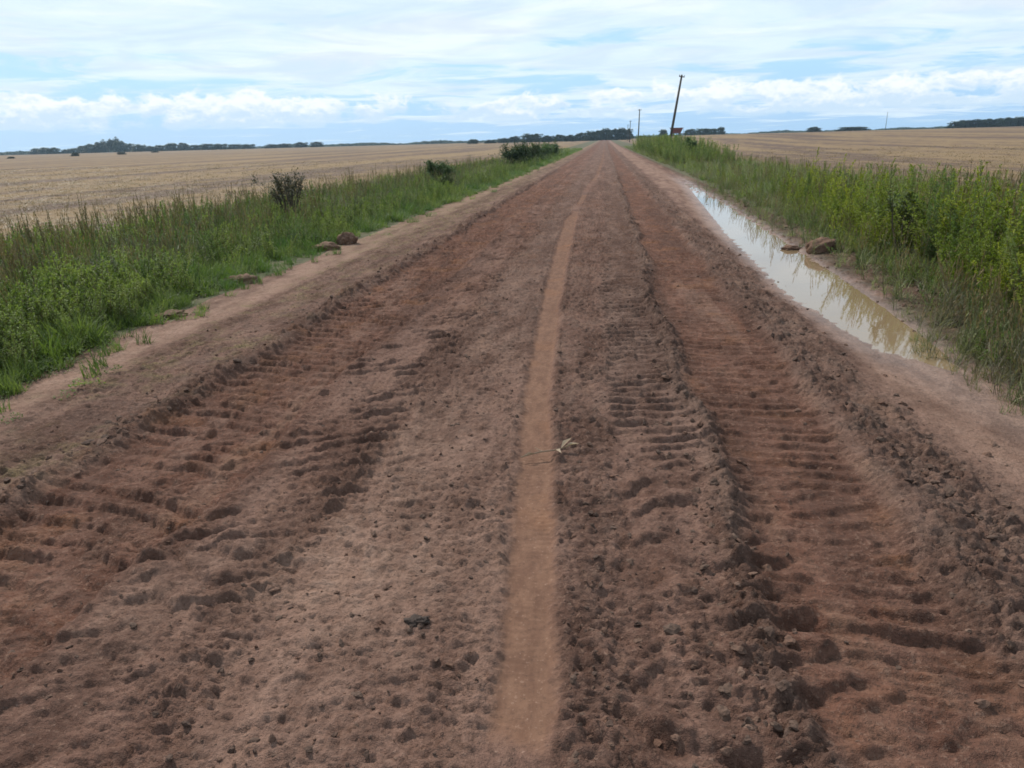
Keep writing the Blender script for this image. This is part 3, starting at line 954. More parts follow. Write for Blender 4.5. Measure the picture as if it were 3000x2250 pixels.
def veg_left():
    # low bright grass and leafy clumps along the edge and under everything
    x, y = sample_strip(15000, -9.3, -3.5, 2.6, 150)
    e = left_edge(y)
    d = e - x
    pr = sstep(-0.02, 0.10, d) * (1 - 0.5 * sstep(1.4, 2.6, d)) * (1 - sstep(4.1, 4.7, d + 0.3 * vnoise(y * 0.5, y * 0, 77)))
    k = (rng.random(len(x)) < pr) | ((d > -0.45) & (rng.random(len(x)) < 0.07))
    x, y, d = x[k], y[k], d[k]
    size = np.interp(d, [0, 0.25, 0.8, 2.0, 4.5], [0.5, 0.8, 0.95, 1.0, 0.85]) * (0.85 + 0.4 * sstep(-.3, .5, fbm(x * .8, y * .5, 2, 201)))
    plant('verge_grass', G_ + CR, x, y, size, None, 'grass', 0.15, -0.0, np.interp(y, [0, 10, 40, 150], [1.0, 1.15, 1.7, 2.4]))
    # taller dull grass at the back
    x, y = sample_strip(7500, -9.4, -4.9, 3.0, 150)
    d = left_edge(y) - x
    k = rng.random(len(x)) < sstep(0.9, 1.9, d) * (1 - sstep(4.2, 4.7, d))
    x, y, d = x[k], y[k], d[k]
    plant('tall_verge_grass', GD, x, y, np.interp(d, [0.6, 2, 4.5], [0.65, 0.92, 0.9]) * (0.75 + 0.45 * sstep(-0.35, 0.4, fbm(x * 0.6, y * 0.35, 2, 230))), None, 'grass', 0.14, 0, np.interp(y, [0, 10, 40, 150], [1.0, 1.15, 1.7, 2.4]))
    x, y = sample_strip(1000, -9.3, -5.2, 4.0, 120)
    plant('seeding_grass', SG, x, y, np.full(len(x), 0.95), None, 'grass', 0.10)
    # weeds
    x, y = sample_strip(9500, -9.0, -4.3, 3.0, 110)
    d = left_edge(y) - x
    pt = sstep(-0.15, 0.3, fbm(x * 0.7, y * 0.45, 2, 210))
    k = rng.random(len(x)) < sstep(0.0, 0.3, d) * (0.25 + 0.75 * pt)
    plant('verge_weeds', WD, x[k], y[k], np.interp(d[k], [0.1, 0.7, 4], [0.5, 0.95, 1.05]), None, 'weeds', 0.16)
    x, y = sample_strip(5200, -8.8, -4.9, 5.0, 80)
    pt = sstep(-0.05, 0.3, fbm(x * 0.6 + 5, y * 0.35, 2, 220))
    k = rng.random(len(x)) < pt * sstep(1.0, 1.8, left_edge(y) - x)
    plant('grey_weeds', WG, x[k], y[k], np.full(k.sum(), 1.15), None, 'weeds', 0.2)
    x, y = sample_strip(420, -9.0, -5.6, 5.5, 90)
    plant('stalk_weeds', SP, x, y, np.full(len(x), 0.92), None, 'weeds', 0.08)


def veg_right():
    x, y = sample_strip(13000, 2.8, 8.6, 3.4, 160)
    d = x - right_edge(y)
    k = rng.random(len(x)) < sstep(-0.02, 0.25, d) * (1 - sstep(3.8, 4.3, d))
    x, y, d = x[k], y[k], d[k]
    plant('ditch_grass', GD + G_[:1], x, y, np.interp(d, [0, 0.5, 3], [0.6, 0.95, 1.1]), None, 'grass', 0.14, 0, np.interp(y, [0, 10, 40, 150], [1.0, 1.15, 1.8, 2.6]))
    # tall green weeds close by on the right
    x, y = sample_strip(3300, 3.0, 8.4, 3.6, 60, 1.2)
    d = x - right_edge(y)
    hgt = np.interp(y, [3, 8, 12, 20, 60], [1.08, 1.02, 0.85, 0.60, 0.6]) * np.interp(d, [0, 0.4, 1.0, 3, 5], [0.75, 0.95, 1.0, 0.95, 0.8]) * (0.78 + 0.36 * sstep(-.35, .4, fbm(x * 0.9, y * 0.6, 2, 260)))
    dens = np.interp(y, [3, 12, 20, 60], [1, 0.95, 0.6, 0.5])
    k = rng.random(len(x)) < sstep(0.05, 0.35, d) * dens
    plant('tall_weeds', TW[:2] + TY[:2], x[k], y[k], hgt[k], None, 'weeds', 0.13)
    # yellower bushy weeds at their foot
    x, y = sample_strip(3000, 3.0, 6.2, 4.0, 20, 1.1)
    d = x - right_edge(y)
    pt = sstep(-0.1, 0.3, fbm(x * 0.9 + 3, y * 0.5, 2, 240)) * (1 - 0.6 * sstep(9, 16, y)) + sstep(7.2, 5.6, y) * 0.55
    k = rng.random(len(x)) < sstep(0.05, 0.3, d) * np.clip(pt, 0, 1) * (1 - 0.8 * sstep(1.0, 1.9, d))
    plant('yellow_green_weeds', TY, x[k], y[k], np.interp(d[k], [0, 0.5, 1.5], [0.55, 0.9, 1.2]), None, 'weeds', 0.12)
    x, y = sample_strip(420, 3.6, 8.5, 4.5, 90)
    plant('seed_stalks', SP, x, y, np.interp(y, [4, 12, 20, 90], [1.25, 1.1, 0.75, 0.8]), None, 'weeds', 0.06)
    x, y = sample_strip(1500, 4.2, 8.3, 5, 110)
    plant('feathery_grass', SG, x, y, np.interp(y, [4, 12, 20, 90], [1.3, 1.1, 0.8, 0.9]), None, 'grass', 0.10)
    # sparse sprigs on the mud and in the water
    x, y = sample_strip(3200, 2.1, 3.6, 3.3, 26, 1.15)
    pe = np.interp(y, [3, 4.6, 6.2, 6.6, 9, 26], [2.60, 2.38, 2.34, 2.62, 2.78, 2.95])
    d = x - pe
    k = rng.random(len(x)) < sstep(-0.06, 0.25, d) * 0.85 * np.interp(y, [3, 6, 9], [1, 0.9, 0.55])
    q = rng.random(len(x)) < 0.3 * sstep(0.15, 0.5, d) * k
    plant('bank_weeds', WD, x[q], y[q], np.full(q.sum(), 0.6), None, 'weeds', 0.2)
    # a taller stand of grass and weeds far along the right side
    xx, yy = sample_strip(1500, 3.9, 7.3, 42, 110, 1.2)
    plant('tall_roadside_grass', GD + TW[:1], xx, yy, np.full(len(xx), 1.0) * np.interp(yy, [42, 60, 110], [0.8, 1.4, 1.65]), None, 'grass', 0.1, 0, 1.6)
    plant('sparse_grass', SS + SG[:1], x[k], y[k], np.full(k.sum(), 0.75) , None, 'grass', 0.2)


veg_left()
veg_right()


def crumbs():
    protos = [p_clod([MUD_CLOD], s) for s in range(5)]
    xs, ys, sz = [], [], []
    def line(c, s, n, y0, y1, lo, hi):
        _, y = sample_strip(n, 0, 1, y0, y1, 1.25)
        n = n // 3; y = y[:n]; hi = hi * 0.68
        w = 0.09 * vnoise(y * 0.35, y * 0 + c, 3)
        x = c + w + rng.normal(0, s, n)
        xs.append(x); ys.append(y); sz.append(lo + (hi - lo) * rng.random(n) ** 3)
    line(0.50, 0.10, 1500, 1.3, 26, 0.006, 0.034)
    line(1.50, 0.20, 2200, 1.4, 26, 0.006, 0.036)
    line(-2.72, 0.10, 1300, 1.8, 26, 0.006, 0.036)
    line(-1.75, 0.12, 500, 1.5, 20, 0.005, 0.022)
    line(-0.75, 0.33, 3200, 1.3, 22, 0.004, 0.022)
    line(0.0, 0.07, 900, 1.3, 14, 0.004, 0.020)
    line(-3.1, 0.3, 900, 2.2, 20, 0.004, 0.022)
    line(0.25, 0.2, 700, 1.3, 8, 0.004, 0.022)
    line(3.1, 0.22, 900, 3.5, 22, 0.01, 0.045)
    x = np.concatenate(xs); y = np.concatenate(ys); s = np.concatenate(sz)
    k = (np.abs(x - strip_x(y)) > strip_w(y) + 0.01) & (x < 3.45)
    x, y, s = x[k], y[k], s[k]
    z = ground_z(x, y) - s * 0.05
    scatter('earth_crumbs', protos, np.stack([x, y, z], 1), rng.uniform(0, 6.283, len(x)), s, rng.integers(0, 5, len(x)), 0.5, None, 'clods')


def clod_material():
    t = NT('clod_earth')
    oi = t.N.new('ShaderNodeObjectInfo')
    n = t.noise(t.pos(), 60, 4, 0.6)
    c = t.ramp(oi.outputs['Random'], [(0.0, (0.070, 0.043, 0.032)), (0.45, (0.105, 0.066, 0.048)), (0.8, (0.125, 0.066, 0.044)), (1.0, (0.165, 0.102, 0.074))])
    c = t.mix(t.ramp(n, [(0.35, 0.5), (0.55, 0.0)]), c, (0.06, 0.036, 0.026))
    t.principled(c, 0.95, t.bump(n, 0.8, 0.01), 0.2)
    return t.m


MUD_CLOD = clod_material()
crumbs()


def stubble():
    protos = [p_stubble([M_STRAW]) for _ in range(4)]
    x, y = sample_strip(19000, 0, 1, 4.5, 90, 1.2)
    side = rng.random(len(x)) < 0.6
    u = rng.random(len(x))
    x = np.where(side, -8.4 - u * (6 + 0.75 * y), 7.6 + u * (4 + 0.6 * y))
    z = base_z(x, y)
    s = np.interp(y, [0, 15, 50, 110], [1.0, 1.1, 1.6, 2.2])
    sc = np.stack([s * 1.3, s * 1.3, np.full(len(x), 0.95)], 1)
    scatter('straw_stubble', protos, np.stack([x, y, z], 1), rng.uniform(0, 6.283, len(x)), sc, rng.integers(0, 4, len(x)), 0.1, None, 'stubble')


stubble()


# ------------------------------------------------------------------ bushes as things
def shrub(name, loc, h, w, mats, label, group, n_leaf=700, ll=0.06, stems=7, seed=1, side=None, lo=0.05):
    random.seed(seed)
    root = empty(name, (loc[0], loc[1], float(base_z(np.array([loc[0]]), np.array([loc[1]]))[0])), random.uniform(0, 6.28) if side is None else 0)
    st, fo = Geo(), Geo()
    ends = []
    for k in range(stems):
        a = 6.283 * k / stems + random.uniform(-.4, .4); rr = w * 0.5 * random.uniform(0.3, 0.95)
        top = np.array([rr * math.cos(a), rr * math.sin(a), h * random.uniform(0.65, 1.0)])
        mid = top * np.array([0.5, 0.5, 0.55]) + np.array([random.uniform(-.05, .05), random.uniform(-.05, .05), 0])
        st.tube([(0, 0, -0.03), mid, top * 0.97], [0.012 * h + 0.004, 0.008 * h + 0.003, 0.003], 5)
        for j in range(5):
            t = random.uniform(0.25, 0.95); p = (mid * (1 - t) + top * t); e = p + np.array(rdir(10, 70)) * w * random.uniform(0.12, 0.28)
            st.tube([p, e], [0.005, 0.002], 4); ends.append((p, e))
        ends.append((mid, top))
    if side is not None:
        p = np.array([0, 0, h * 0.3]); e = np.array(side, float)
        st.tube([p, (p + e) / 2 + np.array([0, 0, -0.03]), e], [0.007, 0.005, 0.003], 4)
        for j in range(45):
            fo.leaf(e + np.array(rdir(-60, 80)) * random.uniform(0, 0.12), rdir(-20, 70), ll, ll * .5)
    for k in range(n_leaf):
        p, e = random.choice(ends); t = random.uniform(0.1, 1.05)
        q = p * (1 - t) + e * t + np.array(rdir(-60, 80)) * random.uniform(0, 0.11) * w
        if k % 4 == 0: q = np.array([random.gauss(0, w * .24), random.gauss(0, w * .24), h * random.uniform(0.12, 0.85)])
        if q[2] < lo * h: q[2] = lo * h + random.random() * 0.1
        fo.leaf(q, rdir(-20, 75), ll * random.uniform(0.6, 1.2), ll * 0.48, 0, 0.2, random.uniform(0, .3))
    st.make('stem', [M_BARK], root); fo.make('foliage', [mats], root)
    tag(root, label, 'bush', group)
    return root


M_PURPLE = leaf_material('purple_green_leaf', (0.085, 0.085, 0.062), (0.115, 0.100, 0.082), None, 0.3)
M_DARK = leaf_material('dark_bush_leaf', (0.062, 0.095, 0.045), (0.080, 0.120, 0.055), None, 0.3)
M_OLIVE = leaf_material('olive_bush_leaf', (0.050, 0.070, 0.025), (0.070, 0.090, 0.032), None, 0.25)

shrub('bush', (-6.45, 15.6), 1.15, 0.9, M_PURPLE, 'sparse purplish bush with a side twig, alone in the left verge before the stubble', None, 2400, 0.058, 16, 23, (-0.62, -0.05, 0.98))
shrub('bush', (-6.35, 30.5), 0.92, 1.25, M_DARK, 'round dark green bush in the left verge beyond the purplish one', None, 3600, 0.09, 10, 5)
shrub('bush', (-5.4, 27.0), 0.5, 0.7, M_OLIVE, 'small low olive bush at the left verge, in front of the round dark bush', None, 1200, 0.07, 7, 6)
G3 = 'dark bushes far along the left verge'
shrub('bush', (-5.75, 52.0), 1.15, 2.4, M_DARK, 'nearest and leftmost of the dark bushes merging far along the left verge', G3, 3000, 0.16, 9, 7)
shrub('bush', (-5.65, 59.0), 1.1, 2.3, M_OLIVE, 'second of the merged bushes far along the left verge, more olive than the first', G3, 3000, 0.16, 9, 8)
shrub('bush', (-5.5, 68.0), 1.15, 2.3, M_DARK, 'middle dark bush of the merged bushes far along the left verge', G3, 3000, 0.17, 9, 9)
shrub('bush', (-5.2, 80.0), 1.15, 2.3, M_DARK, 'farthest and rightmost of the merged bushes far along the left verge', G3, 2800, 0.18, 9, 10)
shrub('bush', (5.3, 52.0), 1.45, 0.75, M_DARK, 'narrow upright dark bush at the right verge, below the leaning pole', None, 3000, 0.11, 9, 12)
shrub('bush', (3.62, 10.0), 0.85, 0.6, M_OLIVE, 'dark leafy bush among the right weeds, just right of the block of red earth', None, 900, 0.06, 7, 15)


# ------------------------------------------------------------------ lumps of earth that stand out
def lump(name, x, y, sx, sy, sz, mat, label, cat, seed, rz=0.0, sub=4, rough=0.30, group=None, sink=0.25):
    bm = bmesh.new()
    bmesh.ops.create_icosphere(bm, subdivisions=sub, radius=1.0)
    co = np.array([v.co[:] for v in bm.verts])
    n = fbm(co[:, 0] * 1.5 + seed, co[:, 1] * 1.5 + co[:, 2] * 1.3, 5, seed, 0.6) * rough * 2.2
    n += 0.5 * rough * clods(co[:, 0] * 3 + seed, co[:, 2] * 3 + co[:, 1] * 2, seed, 0.7)
    co = co * (1 + n)[:, None] * np.array([sx, sy, sz])
    f = [tuple(v.index for v in p.verts) for p in bm.faces]
    bm.free()
    z = float(ground_z(x, y)[0]) + sz * (1 - 2 * sink) * 0.6
    o = mesh_obj(name, co, f, mat, smooth=True)
    o.location = (x, y, z); o.rotation_euler = (0, 0, rz)
    tag(o, label, cat, group)
    return o


M_LUMP = NT('dry_red_earth')
_n = M_LUMP.noise(M_LUMP.pos(), 25, 5, 0.65)
M_LUMP.principled(M_LUMP.mix(M_LUMP.ramp(_n, [(0.35, 0.0), (0.65, 1.0)]), (0.10, 0.055, 0.036), (0.19, 0.115, 0.078)), 0.95, M_LUMP.bump(_n, 0.9, 0.03), 0.2)
M_LUMP = M_LUMP.m
M_DUNG = NT('dark_dung')
_n = M_DUNG.noise(M_DUNG.pos(), 60, 5, 0.65)
M_DUNG.principled(M_DUNG.mix(_n, (0.030, 0.020, 0.015), (0.075, 0.048, 0.036)), 0.85, M_DUNG.bump(_n, 1.0, 0.02), 0.3)
M_DUNG = M_DUNG.m

lump('mud_block', 3.03, 11.3, 0.22, 0.18, 0.15, M_LUMP, 'large rounded block of red earth standing on the far side of the ditch water', 'earth block', 4, 0.3, 4, 0.2)
lump('mud_clod', 2.72, 11.8, 0.14, 0.10, 0.05, M_LUMP, 'flat pale clod beside the large block of red earth', 'clod', 6, 0.1)
lump('mud_clod', -4.38, 8.95, 0.20, 0.12, 0.08, M_LUMP, 'reddish clod at the foot of the left grass, nearest of the earth heaps', 'clod', 8, 0.6, group='earth clods along the left verge')
lump('mud_clod', -4.36, 11.9, 0.20, 0.15, 0.10, M_LUMP, 'brown clod left of the tall pair at the left grass edge', 'clod', 9, 0.4, group='earth clods along the left verge')
lump('mud_clod', -4.25, 12.6, 0.16, 0.15, 0.14, M_LUMP, 'taller brown clod standing right beside the grass edge, right of its pair', 'clod', 12, 0.9, group='earth clods along the left verge')
lump('mud_clod', -4.22, 7.0, 0.17, 0.10, 0.045, M_LUMP, 'low crumbling clod under the grass edge, nearest the camera on the left', 'clod', 14, 0.9, group='earth clods along the left verge')


def dung():
    g = Geo(); random.seed(3)
    o = lump('dark_clump', -0.60, 2.14, 0.038, 0.028, 0.014, M_DUNG, 'dark ragged clump lying left of the smooth tyre strip', 'clump', 21, 0.2, 4, 0.35)
    return o


dung()


def dry_stalk():
    """bleached stalk with a few dry leaf scraps across the tyre strip"""
    random.seed(8)
    x0, y0 = -0.235, 3.60
    z = float(ground_z(x0, y0)[0]) + 0.012
    root = empty('dry_stalk', (x0, y0, z), 0.1)
    s = Geo(); s.tube([(-0.17, -0.05, 0.0), (-0.08, -0.02, 0.012), (0.0, 0.0, 0.014), (0.07, 0.03, 0.02)], [0.003, 0.004, 0.004, 0.003], 6)
    s.tube([(-0.06, -0.015, 0.012), (-0.10, 0.03, 0.016)], [0.0025, 0.0015], 5)
    s.make('stem', [M_PALE], root)
    for b, d, ln, w in (((0.03, 0.01, 0.016), (0.6, 0.5, 0.5), 0.09, 0.03), ((0.05, 0.02, 0.02), (0.8, 0.1, 0.25), 0.08, 0.028), ((0.0, 0.0, 0.014), (0.3, -0.6, 0.15), 0.07, 0.025), ((-0.1, -0.03, 0.01), (-0.7, -0.4, 0.1), 0.07, 0.018)):
        l = Geo(); l.leaf(b, d, ln, w, 0, 0.35, 0.1)
        l.make('leaf', [M_PALE], root)
    tag(root, 'bleached dry stalk with leaf scraps lying across the smooth tyre strip', 'stalk')


M_PALE = leaf_material('bleached_straw', (0.30, 0.215, 0.15), (0.34, 0.25, 0.175), None, 0.15)
dry_stalk()


# ------------------------------------------------------------------ poles and trailer
def wood_material():
    t = NT('weathered_pole')
    n = t.noise(t.pos((6, 6, 0.4)), 3, 5, 0.6)
    t.principled(t.mix(n, (0.045, 0.036, 0.030), (0.095, 0.080, 0.066)), 0.9, t.bump(n, 0.4, 0.02), 0.2)
    return t.m


M_POLE = wood_material()
M_STEEL = NT('galvanised_steel'); M_STEEL.principled((0.12, 0.12, 0.12), 0.55, None, 0.4, Metallic=0.6); M_STEEL = M_STEEL.m
M_PORC = NT('brown_porcelain'); M_PORC.principled((0.05, 0.03, 0.022), 0.3, None, 0.5); M_PORC = M_PORC.m


def gz(x, y):
    return float(base_z(np.array([float(x)]), np.array([float(y)]))[0])


def pole(x, y, h, tilt, label, r=0.13, arm=0.42, group='utility poles along the right side of the road'):
    root = empty('utility_pole', (x, y, gz(x, y) - 0.1))
    root.rotation_euler = (R(1.0), R(tilt), R(8))
    g = Geo(); g.tube([(0, 0, -0.6), (0, 0, h * 0.5), (0, 0, h)], [r * 1.15, r, r * 0.75], 10); g.make('shaft', [M_POLE], root, smooth=True)
    a = Geo(); a.box((0, -0.12, h - 0.22), (arm * 2, 0.08, 0.09)); ao = a.make('crossarm', [M_POLE], root)
    for sx in (-1, 1):
        i = Geo()
        i.tube([(sx * arm * 0.85, -0.12, h - 0.175), (sx * arm * 0.85, -0.12, h - 0.12), (sx * arm * 0.85, -0.12, h - 0.07), (sx * arm * 0.85, -0.12, h - 0.02)], [0.03, 0.055, 0.04, 0.02], 8)
        i.make('insulator', [M_PORC], ao)
    b = Geo(); b.tube([(0, 0, h - 0.55), (0, 0, h - 0.50)], [r * 0.86, r * 0.86], 10); b.make('band', [M_STEEL], root)
    tag(root, label, 'pole', group)
    return root


pole(7.35, 97, 8.6, 8.6, 'tall wooden pole leaning far to the right beside the red trailer', 0.14, 0.32)
pole(7.9, 200, 8.3, 1.5, 'upright pole left of the leaning one, second nearest in the line', 0.14)
pole(8.8, 300, 7.6, 1.2, 'small distant pole above the dark trees at the road end', 0.14)
pole(10.7, 400, 7.6, 1.0, 'farthest tiny pole just left of the other distant pole over the trees', 0.14)
pole(155.8, 478, 9.5, 1.0, 'thin faint mast standing alone far behind the right stubble field', 0.12, 0.3, None)


def paint(name, col, rough=0.6):
    t = NT(name)
    n = t.noise(t.pos(), 3, 4, 0.6)
    t.principled(t.mix(t.math('MULTIPLY', n, 0.7), col, (col[0] * 0.5 + 0.03, col[1] * 0.5 + 0.03, col[2] * 0.5 + 0.02)), rough, None, 0.35)
    return t.m


M_RED = paint('faded_red_paint', (0.22, 0.035, 0.025)); M_DKRED = paint('dark_red_paint', (0.12, 0.022, 0.018)); M_TYRE = paint('tyre_rubber', (0.02, 0.02, 0.02), 0.85)
M_RIM = paint('dusty_rim', (0.30, 0.26, 0.20))


def trailer():
    x, y = 25.7, 302
    root = empty('grain_trailer', (x, y, gz(x, y)), R(-5))
    b = Geo()
    # open hopper: wider at the top than at the floor, with a real wall thickness
    def ring(w, d, z): return [(-w, -d, z), (w, -d, z), (w, d, z), (-w, d, z)]
    v = ring(1.55, 0.7, 1.0) + ring(2.35, 1.25, 2.75) + ring(2.29, 1.19, 2.75) + ring(1.50, 0.64, 1.06)
    f = [(3, 2, 1, 0)]
    for a_, c_ in ((0, 4), (4, 8), (8, 12)):
        for i in range(4):
            j = (i + 1) % 4
            f.append((a_ + i, a_ + j, c_ + j, c_ + i))
    f.append((12, 13, 14, 15))
    b.add(v, f); body = b.make('hopper', [M_RED], root)
    r = Geo()
    r.box((0, -1.27, 2.80), (4.9, 0.1, 0.14)); r.box((0, 1.27, 2.80), (4.9, 0.1, 0.14)); r.box((-2.38, 0, 2.80), (0.1, 2.44, 0.14)); r.box((2.38, 0, 2.80), (0.1, 2.44, 0.14))
    r.make('top_rail', [M_DKRED], body)
    for k in range(-2, 3):
        s = Geo(); s.tube([(k * 0.72, -0.75, 1.02), (k * 0.98, -1.29, 2.72)], [0.05, 0.05], 4); s.make('rib', [M_DKRED], body)
    c = Geo(); c.box((0, 0, 0.88), (3.9, 0.9, 0.18)); c.box((2.6, 0, 0.80), (1.4, 0.14, 0.14)); c.make('chassis', [M_DKRED], root)
    for sx in (-1.15, 1.15):
        for sy in (-0.95, 0.95):
            w = Geo(); w.tube([(sx, sy - 0.14, 0.50), (sx, sy - 0.10, 0.50), (sx, sy + 0.10, 0.50), (sx, sy + 0.14, 0.50)], [0.42, 0.50, 0.50, 0.42], 20)
            wo = w.make('wheel', [M_TYRE], root, smooth=False)
            q = Geo(); q.tube([(sx, sy - 0.16, 0.50), (sx, sy + 0.16, 0.50)], [0.24, 0.24], 14); q.make('rim', [M_RIM], wo)
    l = Geo(); l.tube([(2.35, -0.3, 0.9), (2.55, -0.3, 2.9)], [0.04, 0.04], 5); l.tube([(2.35, 0.3, 0.9), (2.55, 0.3, 2.9)], [0.04, 0.04], 5)
    for k in range(5): l.tube([(2.38 + 0.04 * k, -0.3, 1.1 + 0.38 * k), (2.38 + 0.04 * k, 0.3, 1.1 + 0.38 * k)], [0.03, 0.03], 5)
    l.make('ladder', [M_DKRED], root)
    tag(root, 'dark red grain trailer parked at the field edge right of the leaning pole', 'trailer')


trailer()


# ------------------------------------------------------------------ distant trees
M_TREE = leaf_material('far_tree_leaf', (0.026, 0.040, 0.022), (0.030, 0.046, 0.024), None, 0.2)
M_TREE2 = leaf_material('far_tree_leaf_pale', (0.040, 0.060, 0.034), (0.044, 0.064, 0.034), None, 0.2)


def make_tree(kind, seed, mat):
    """unit tree: 10 m high, 8 m wide crown"""
    random.seed(seed)
    tr, cr = Geo(), Geo()
    H, W = 10.0, 8.0
    tr.tube([(0, 0, -0.5), (0.15, 0.1, 1.8), (0.1, -0.1, 4.0), (0.2, 0.1, 7.5)], [0.36, 0.28, 0.2, 0.06], 8)
    cl = []
    nl = 9
    for k in range(nl):
        a = 6.283 * k / nl + random.uniform(-.3, .3); z0 = random.uniform(1.8, 5.0)
        e = np.array([math.cos(a) * W * 0.42 * random.uniform(.5, 1), math.sin(a) * W * 0.42 * random.uniform(.5, 1), z0 + random.uniform(1.5, 3.6)])
        tr.tube([(0.12, 0, z0), (e[0] * .5, e[1] * .5, z0 + (e[2] - z0) * .35), tuple(e)], [0.14, 0.09, 0.03], 6)
        cl.append((e, random.uniform(1.2, 1.9)))
    for k in range(12):
        a = random.uniform(0, 6.283); r = W * 0.36 * math.sqrt(random.random())
        cl.append((np.array([r * math.cos(a), r * math.sin(a), (8.3 - r * 0.75) * random.uniform(0.75, 1.05)]), random.uniform(1.0, 1.7)))
    if kind == 'low':
        for k in range(10):
            a = random.uniform(0, 6.283); r = W * 0.45 * math.sqrt(random.random())
            cl.append((np.array([r * math.cos(a), r * math.sin(a), random.uniform(0.8, 3.0)]), random.uniform(1.0, 1.6)))
    for k in range(14 if kind == 'low' else 9):
        a = 6.283 * k / 12 + random.uniform(-.2, .2); r = W * random.uniform(0.30, 0.44)
        cl.append((np.array([r * math.cos(a), r * math.sin(a), random.uniform(0.6, 4.2) if kind == 'low' else random.uniform(2.2, 4.5)]), random.uniform(1.1, 1.7)))
    for c, rad in cl:
        for j in range(62):
            d = np.array(rdir(-80, 85)); q = c + d * rad * random.random() ** 0.35 * np.array([1, 1, 0.75])
            if q[2] > H: q[2] = H - 0.3 * random.random()
            cr.leaf(q, rdir(-30, 70), random.uniform(0.7, 1.1), random.uniform(0.5, 0.8), 0, 0.2, 0.1)
    root = empty('tree', (0, 0, 0))
    tr.make('trunk', [M_BARK], root); cr.make('crown', [mat], root)
    return root


PROTO = [make_tree('high', 31, M_TREE), make_tree('low', 32, M_TREE), make_tree('low', 33, M_TREE), make_tree('low', 34, M_TREE2)]
_used = [False] * len(PROTO)


def tree_at(bearing, dist, h, w, kind, label, group, z=None, cat='tree'):
    """bearing: to the right of the road direction, in thousandths of the distance"""
    x = dist * bearing / 1000.0; y = dist
    if not _used[kind]:
        o = PROTO[kind]; _used[kind] = True
    else:
        o = copy_tree(PROTO[kind])
    o.location = (x, y, gz(x, y) - 0.1)
    o.rotation_euler = (0, 0, random.uniform(0, 6.28))
    o.scale = (w / 8.0, w / 8.0, h / 10.0)
    tag(o, label, cat, group)
    return o


random.seed(77)
# (bearing in thousandths, height m, width m, kind, words)
GL = 'trees of the distant grove at the left'
left_trees = [
    (-753, 6.5, 13, 1, 'squat dark tree at the left end of the left grove'),
    (-741, 6.8, 12, 2, 'squat dark tree second from the left end of the left grove'),
    (-729, 6.4, 11, 1, 'squat tree closing the flat-topped block at the left end of the left grove'),
    (-712, 4.5, 9, 2, 'low tree in the gap between the flat block and the high crowns'),
    (-700, 5.2, 11, 1, 'low tree right of the gap in the left grove'),
    (-687, 7.5, 12, 2, 'tree where the left grove begins to rise'),
    (-675, 8.8, 12, 1, 'rounded tree on the rising shoulder of the left grove'),
    (-663, 10.5, 12, 2, 'high tree just left of the tallest crown of the left grove'),
    (-651, 12.0, 12, 0, 'left half of the tallest pair of crowns in the left grove'),
    (-643, 13.8, 11, 0, 'tallest tree of the left grove, topping the horizon'),
    (-633, 11.0, 12, 1, 'tree just right of the tallest crown of the left grove'),
    (-621, 8.6, 12, 2, 'tree on the falling right shoulder of the left grove'),
    (-608, 7.2, 12, 1, 'lower tree at the right foot of the left grove'),
    (-592, 5.5, 12, 2, 'low tree right of the left grove, before a thin stretch'),
    (-576, 6.4, 12, 3, 'paler low tree in the row right of the left grove'),
    (-561, 7.6, 11, 1, 'knob-topped tree left in the row right of the left grove'),
    (-546, 8.2, 12, 2, 'tallest tree in the row right of the left grove'),
    (-529, 5.8, 13, 3, 'pale tree just right of the tallest tree in the low row'),
    (-512, 6.4, 12, 3, 'pale tree in the middle of the low row on the left horizon'),
    (-496, 6.0, 13, 3, 'pale tree right of the middle of the low row on the left horizon'),
    (-477, 5.4, 13, 3, 'pale low tree thinning out toward the road on the left horizon'),
    (-458, 5.0, 13, 3, 'last pale tree of the low row before a gap'),
    (-427, 4.2, 12, 1, 'small dark tree after the gap in the left tree row'),
    (-410, 4.6, 12, 2, 'small dark tree second after the gap in the left tree row'),
    (-387, 5.4, 12, 1, 'dark tree rising a little from the thin end of the left row'),
    (-366, 5.4, 12, 2, 'rightmost small dark tree of the left row'),
]
for bearing, h, w, kd, lab in left_trees:
    tree_at(bearing, 690 + random.uniform(-25, 25), h, w, kd, lab, GL)
GM = 'trees along the horizon at the road end'
mid_trees = [
    (-164, 4.5, 9, 1, 'leftmost small tree of the trees at the road end'),
    (-142, 3.5, 10, 2, 'low tree left of the two rounded clumps near the road end'),
    (-125, 4.8, 10, 1, 'low tree leading up to the first rounded clump'),
    (-111, 6.4, 11, 2, 'small tree just left of the big rounded clump'),
    (-96, 8.2, 11, 1, 'left crown of the big rounded clump left of the road end'),
    (-85, 8.0, 11, 2, 'right crown of the big rounded clump left of the road end'),
    (-71, 6.0, 11, 1, 'low tree right of the big rounded clump'),
    (-56, 6.8, 11, 2, 'tree midway between the rounded clump and the road'),
    (-43, 6.0, 11, 1, 'low tree just before the dark block of trees over the road'),
    (-30, 8.0, 10, 2, 'leftmost crown of the dark block over the road end'),
    (-19, 9.0, 11, 1, 'second crown of the dark block over the road end'),
    (-9, 9.6, 10, 2, 'crown directly above the end of the road'),
    (1, 11.2, 10, 1, 'tallest crown of the dark block over the road end'),
    (11, 10.6, 10, 2, 'crown right of the tallest one over the road end'),
    (20, 11.0, 9, 1, 'dense crown near the right end of the dark block'),
    (28, 10.4, 7, 2, 'rightmost crown of the dark block, left of the upright pole'),
]
for bearing, h, w, kd, lab in mid_trees:
    tree_at(bearing, 520 + random.uniform(-15, 15), h * 0.76, w * 0.8, kd, lab, GM)
GR = 'trees along the horizon at the right'
